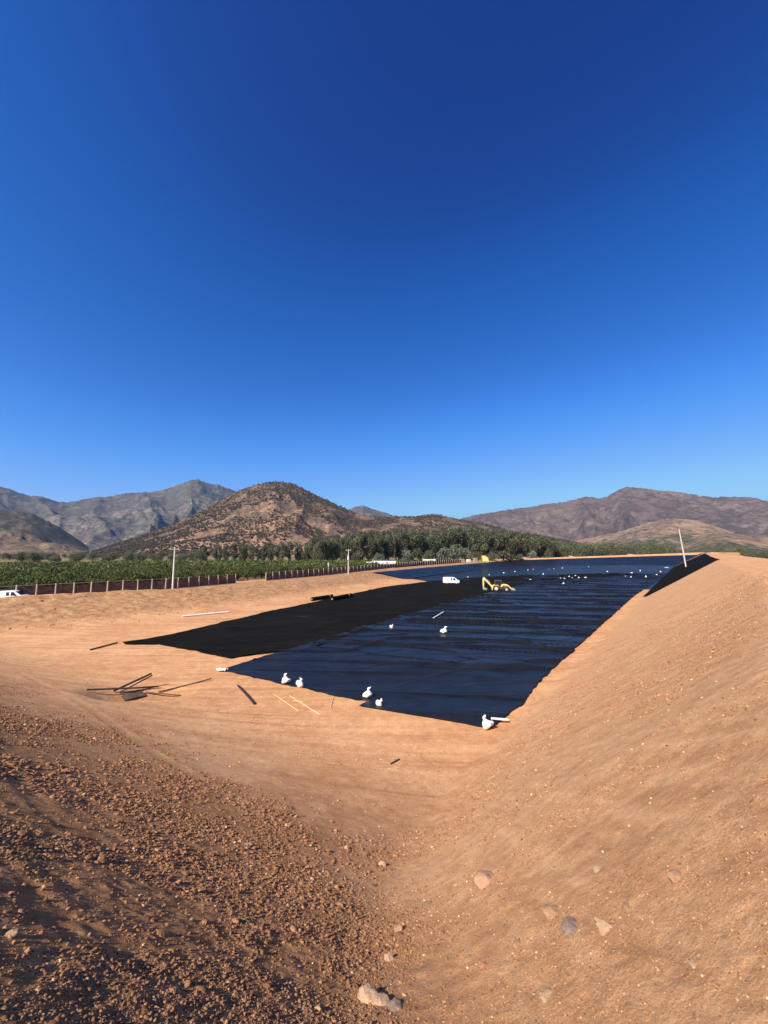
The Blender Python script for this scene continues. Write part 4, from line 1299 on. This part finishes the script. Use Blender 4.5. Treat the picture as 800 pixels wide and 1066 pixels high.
# crumpled pale offcut at the foot of the right bank
def offcut(px, py, l, wd, rz, mat, name, label, cat, amp=.25):
    x, y = at_z(px, py, .15); n = 26; u = np.linspace(-1, 1, n); U, W = np.meshgrid(u, u)
    Z = amp * (fbm(U * 3 + px, W * 3, 7, 4) - .2) * (1 - .6 * np.abs(W))
    rg = 1 + .25 * (fbm(U * 4, W * 4 + py, 9, 3) - .5)
    me = mesh_arrays(name, np.stack([U * l / 2 * rg, W * wd / 2 * rg, Z], 2).reshape(-1, 3), grid_faces(n, n), mat)
    o = link(name, me); o.location = (x, y, max(H(x, y), 0) + .12); o.rotation_euler = (0, 0, rz)
    md = o.modifiers.new('thickness', 'SOLIDIFY'); md.thickness = .02
    tag(o, label, cat); return o
offcut(694, 591.5, 9.5, 2.2, R(68), M['pipe_white'], 'plastic_sheet', 'crumpled pale plastic sheet on the dark liner left of the leaning pole', 'plastic sheet', .9)
offcut(620, 611.5, 6.5, 1.6, R(70), M['black_plastic'], 'plastic_sheet', 'dark crumpled offcut of liner on the blue liner past the backhoe', 'plastic sheet', 1.0)
offcut(624, 622.5, 8.0, 2.2, R(2), M['textile'], 'cloth_offcut', 'flat black strip of cloth lying on the near liner by the right toe', 'cloth', .35)
offcut(645, 598.5, 16, 3.5, R(5), M['textile'], 'cloth_offcut', 'crumpled black heap of cloth among the far sandbags', 'cloth', 1.1)
offcut(231, 699.5, .9, .5, R(-10), M['sack'], 'white_tape', 'small crumpled white bag at the left corner tip of the near liner', 'bag', .35)

# ------------------------------------------------------------------ pipes, rolls, debris
def pole_between(name, a, b, r, mat, label, cat, za=.0, zb=.0, sag=0, end=True, n=8):
    pa = hit(*a) + Vector((0, 0, r + za)); pb = hit(*b) + Vector((0, 0, r + zb))
    o = empty(name, pa)
    pts = [Vector((0, 0, 0)).lerp(pb - pa, k / 6) + Vector((0, 0, sag * math.sin(math.pi * k / 6))) for k in range(7)]
    me = MB().tube(pts, r, n).mesh(name, M[mat], .8)
    bpy.data.objects.remove(o)
    o = link(name, me, None, pa); tag(o, label, cat); return o
pole_between('white_pipe', (451.5, 646), (462, 639.5), .10, 'pipe_white', 'white plastic pipe lying on the near liner between the two lone sandbags', 'pipe', .25, .25)
pole_between('white_pipe', (512, 754), (529.5, 753), .07, 'pipe_white', 'short white pipe lying against the large sandbag at the near corner of the liner', 'pipe', .25, .12)
pole_between('white_pipe', (190, 642.5), (238, 638), .12, 'pipe_white', 'thin white pipe lying on clay at the foot of the left bank', 'pipe', .02, .02)
pole_between('black_pipe', (94, 677.5), (122, 670), .08, 'black_plastic', 'straight dark pipe on bare clay left of the pointed tail of the black strip', 'pipe', .02, .02)
pole_between('black_pipe', (248, 715), (265, 734), .075, 'black_plastic', 'short black pipe lying on clay in front of the near liner', 'pipe', .01, .01, .03)
pole_between('pale_cord', (285, 723), (311, 741), .018, 'straw', 'curved pale cord on clay below the leftmost sandbag', 'cord', .01, .01, .0)
pole_between('pale_cord', (302, 725), (333, 744.5), .022, 'straw', 'longer pale cord with a kinked end on clay below the second sandbag', 'cord', .01, .01, .0)
pole_between('pale_cord', (347, 727), (344.5, 737), .02, 'straw', 'short pale stick against the front edge of the near liner', 'stick', .01, .01, .0)
pole_between('pale_cord', (305, 730), (316, 731), .02, 'straw', 'tiny pale twig crossing the longer cord on clay', 'twig', .01, .01, .0)
pole_between('black_pipe', (407, 796), (416, 791), .03, 'black_plastic', 'tiny dark pipe offcut alone on the lower clay slope', 'pipe', .0, .0)

def roll(a, b, r, label):
    pa = hit(*a); pb = hit(*b); pa.z += r * .9; pb.z += r * .9
    e = empty('cloth_roll', pa); d = pb - pa
    MB().tube([Vector(), d * .5, d], r, 16).build('roll', M['textile'], e, .8)
    MB().tube([-d * .012, d * 1.012], r * .28, 10).build('core', M['post'], e, .8)
    MB().tube([d * .82, d * .84], r * 1.03, 16).build('strap', M['straw'], e, .8)
    tag(e, label, 'roll')
roll((325, 625.8), (346, 622.5), .42, 'black roll of cloth on clay, leftmost of the two rolls in the line')
roll((346, 626), (365.5, 622), .50, 'black roll of cloth with a pale strap, right one of the two on clay')

def debris(a, b, r, mat, label, za=.0, zb=.0, sag=0):
    return pole_between('debris_pole', a, b, r, mat, label, 'debris', za, zb, sag, n=7)
debris((118, 721), (157, 716.5), .075, 'black_plastic', 'dark pole propped up steeply out of the hollow', .02, 1.0)
debris((124, 722), (158, 716), .05, 'wood', 'thin wooden pole propped beside the dark pole in the hollow', .0, .85)
debris((90, 720), (150, 718.5), .06, 'wood', 'long dark pole lying level across the hollow', .05, .12)
debris((140, 719), (165, 717), .06, 'black_plastic', 'short dark pole crossing the right rim of the hollow', .12, .10)
debris((165, 722), (220, 708.5), .05, 'wood', 'bent branch pointing up and right from the hollow', .06, .10, -.03)
debris((152, 722), (188, 725), .05, 'wood', 'thin branch lying on the near rim of the hollow', .03, .02)
def plank():
    p = hit(128, 729) + Vector((0, 0, .10)); q = hit(150, 724) + Vector((0, 0, .16)); u = (q - p).normalized()
    v = u.cross(Vector((0, 0, 1))).normalized(); v = (-v + Vector((0, 0, .5))).normalized(); nn = u.cross(v)
    vs = []
    for a in (0, .3, .62, 1):
        wv = .26 + .05 * math.sin(a * 9)
        for (sv, sn) in ((-1, -1), (1, -1), (1, 1), (-1, 1)):
            vs.append((q - p) * a + v * wv * sv + nn * .03 * sn + Vector((0, 0, .04 * math.sin(a * 5))))
    fs = [(0, 1, 2, 3), (12, 15, 14, 13)] + [(k * 4 + m, k * 4 + (m + 1) % 4, k * 4 + 4 + (m + 1) % 4, k * 4 + 4 + m) for k in range(3) for m in range(4)]
    e = link('debris_board', MB().add(vs, fs).mesh('debris_board', M['wood'])); e.location = p
    tag(e, 'broken grey-brown board tilted over the near side of the hollow', 'debris')
plank()

# ------------------------------------------------------------------ rocks and clods
def rock_mesh(seed, mat, flat=.6, sub=4):
    bm = bmesh.new(); bmesh.ops.create_icosphere(bm, subdivisions=sub, radius=.5)
    rng = np.random.default_rng(seed)
    for k in range(14):                      # cut facets
        d = rng.normal(size=3); d /= np.linalg.norm(d); c = rng.uniform(.26, .40)
        for v in bm.verts:
            t = v.co.dot(Vector(d))
            if t > c: v.co -= Vector(d) * (t - c) * .92
    for v in bm.verts:
        nn = vnoise(np.array([v.co.x * 9 + v.co.z * 4]), np.array([v.co.y * 9 - v.co.z * 5]), seed)[0] - .5
        n2 = vnoise(np.array([v.co.x * 23 + v.co.z * 11]), np.array([v.co.y * 23 - v.co.z * 13]), seed + 3)[0] - .5
        v.co += v.co.normalized() * (nn * .12 + n2 * .05); v.co.z *= flat
    me = bpy.data.meshes.new('rock'); 
    for f in bm.faces: f.smooth = True
    for e in bm.edges:
        if len(e.link_faces) == 2 and e.calc_face_angle(0) > .45: e.smooth = False
    bm.to_mesh(me); bm.free(); me.materials.append(mat); return me
rocks = [
    (385, 1043, 40, 'rock_cream', 'large cream stone at the bottom centre among loose clods', .6, .3),
    (411, 1049, 22, 'rock_grey', 'grey stone touching the right side of the large cream stone', .7, 1.2),
    (577, 952, 26, 'rock_tan', 'rounded tan stone left of the grey stone on the right foreground slope', .5, .2),
    (598, 967, 26, 'rock_grey', 'mottled grey stone between two pale stones on the right foreground slope', .55, 1.0),
    (632, 967, 24, 'rock_cream', 'cream pointed stone right of the mottled grey stone', .6, 2.0),
    (653, 946, 13, 'rock_tan', 'small tan stone up and right of the cream pointed stone', .7, .7),
    (509, 917, 28, 'rock_tan', 'flat tan stone alone on the valley between the two slopes', .4, -.3),
    (571, 1038, 24, 'rock_cream', 'flat cream stone at the bottom right of the frame centre', .35, .5),
    (415, 969, 14, 'rock_tan', 'small tan stone where loose clods meet the smooth slope', .8, .1),
    (406, 1000, 16, 'rock_cream', 'pale stone among clods above the large cream stone', .7, 1.7),
    (397, 901, 10, 'rock_cream', 'pale pebble at the top edge of the loose clods', .8, .4),
    (723, 1005, 12, 'rock_cream', 'small cream stone low on the right slope', .6, 2.2),
    (624, 905, 14, 'rock_cream', 'pale flat stone half buried high on the right foreground slope', .4, 1.1),
    (8, 975, 16, 'rock_cream', 'pale stone among dark clods at the left edge', .7, .9),
    (258, 880, 10, 'rock_grey', 'grey stone in the dark clods left of centre', .8, .6),
    (163, 886, 9, 'rock_cream', 'small pale stone in the dark clods on the left', .8, .3),
    (707, 912, 22, 'rock_tan', 'long tan stone bedded in the right slope', .35, .1),
    (540, 983, 14, 'rock_tan', 'tan stone left of and below the mottled grey stone', .6, .8),
]
for k, (px, py, wpx, mt, lab, fl, rz) in enumerate(rocks):
    p = hit(px, py); dist = (p - Vector((0, 0, EYE))).length
    zdepth = p.y * CP + (p.z - EYE) * SP
    s = wpx * zdepth / 400
    o = link('rock', rock_mesh(700 + k, M[mt], fl)); o.location = p + Vector((0, 0, -s * fl * .10)); o.scale = (s * 1.1, s * .95, s); o.rotation_euler = (random.uniform(-.15, .15), random.uniform(-.15, .15), rz)
    tag(o, lab, 'rock')

def clods(name, n, seed, mask, tint_mu, tint_sd, size_k, smax_m, rmin, rmax, label, big=2.0, sub=1, rough=.26):
    rng = np.random.default_rng(seed)
    bm = bmesh.new(); bmesh.ops.create_icosphere(bm, subdivisions=sub, radius=1.0)
    bv = np.array([v.co[:] for v in bm.verts]); bf = np.array([[v.index for v in f.verts] for f in bm.faces]); bm.free()
    r = np.exp(rng.uniform(math.log(rmin), math.log(rmax), n * 4)); a = np.radians(rng.uniform(-58, 58, n * 4))
    x = r * np.sin(a); y = r * np.cos(a)
    m = mask(x, y) * (.12 + 1.3 * smooth(.36, .66, fbm(x / 1.5, y / 1.5, 207, 4)))
    keep = rng.uniform(0, 1, n * 4) < m * (1 - .75 * rut_profile(x, y)[1])
    x, y, r = x[keep][:n], y[keep][:n], r[keep][:n]
    k = len(x)
    s = np.minimum(r * size_k * (np.minimum(rng.pareto(2.4, k) * .55 + .42, big)), smax_m) * .5
    z = height(x, y)
    V = np.repeat(bv[None], k, 0) * rng.uniform(1 - rough, 1 + rough * .7, (k, len(bv), 1))
    V = V * np.stack([rng.uniform(.8, 1.4, k), rng.uniform(.7, 1.1, k), rng.uniform(.4, .78, k)], 1)[:, None, :]
    an = rng.uniform(0, 6.28, k); c, sn = np.cos(an)[:, None], np.sin(an)[:, None]
    W = np.stack([V[..., 0] * c - V[..., 1] * sn, V[..., 0] * sn + V[..., 1] * c, V[..., 2]], 2)
    tl = rng.normal(0, .35, (k, 1)); W = np.stack([W[..., 0] + W[..., 2] * tl, W[..., 1], W[..., 2] - W[..., 0] * tl], 2)
    W = W * s[:, None, None] + np.stack([x, y, z + s * .10], 1)[:, None, :]
    F = (bf[None] + (np.arange(k) * len(bv))[:, None, None]).reshape(-1, 3)
    me = mesh_arrays(name, W.reshape(-1, 3), F, M['clod'], False)
    fattr(me, 'tint', np.repeat(np.clip(rng.normal(tint_mu, tint_sd, k), 0, 1), len(bv)))
    tag(link(name, me), label, 'gravel', kind='stuff')
clods('loose_clods', 120000, 211, lambda x, y: rubble_mask(x, y), .42, .18, .0046, .11, 1.3, 60, 'loose dark brown clods covering the near left bank')
clods('large_clods', 750, 212, lambda x, y: rubble_mask(x, y), .46, .20, .012, .12, 1.5, 26, 'bigger dark lumps of soil strewn over the near left bank', 1.5, 2, .16)
clods('slope_gravel', 95000, 213, lambda x, y: (1 - rubble_mask(x, y)) * smooth(.3, 2, d_right(x, y)), .54, .19, .0031, .07, 1.3, 45, 'small pale gravel on the right slope')
clods('floor_gravel', 9000, 217, lambda x, y: (1 - rubble_mask(x, y)) * smooth(1.5, 5, d_end(x, y)) * (d_right(x, y) < .5), .56, .2, .0034, .08, 4, 50, 'scattered small stones on the clay slope')
def bank_mask(x, y):
    d = left_dist(x, y); return smooth(3, 5, d) * (1 - smooth(14, 22, d)) * .9
clods('bank_gravel', 6000, 219, bank_mask, .55, .25, .0030, .30, 50, 150, 'rough stones along the bank below the fence')

# ------------------------------------------------------------------ haze
def haze():
    mb = MB().box((0, 2000, 445), (15600, 15600, 910))
    m = bpy.data.materials.new('haze'); m.use_nodes = True; nt = m.node_tree
    for n in list(nt.nodes): nt.nodes.remove(n)
    o = nt.nodes.new('ShaderNodeOutputMaterial'); v = nt.nodes.new('ShaderNodeVolumePrincipled')
    v.inputs['Color'].default_value = (.30, .56, 1, 1); v.inputs['Density'].default_value = 5.2e-5
    v.inputs['Anisotropy'].default_value = .2
    nt.links.new(v.outputs[0], o.inputs['Volume'])
    ob = mb.build('haze', m); tag(ob, 'thin bluish air haze over the valley', 'haze', kind='stuff')
haze()
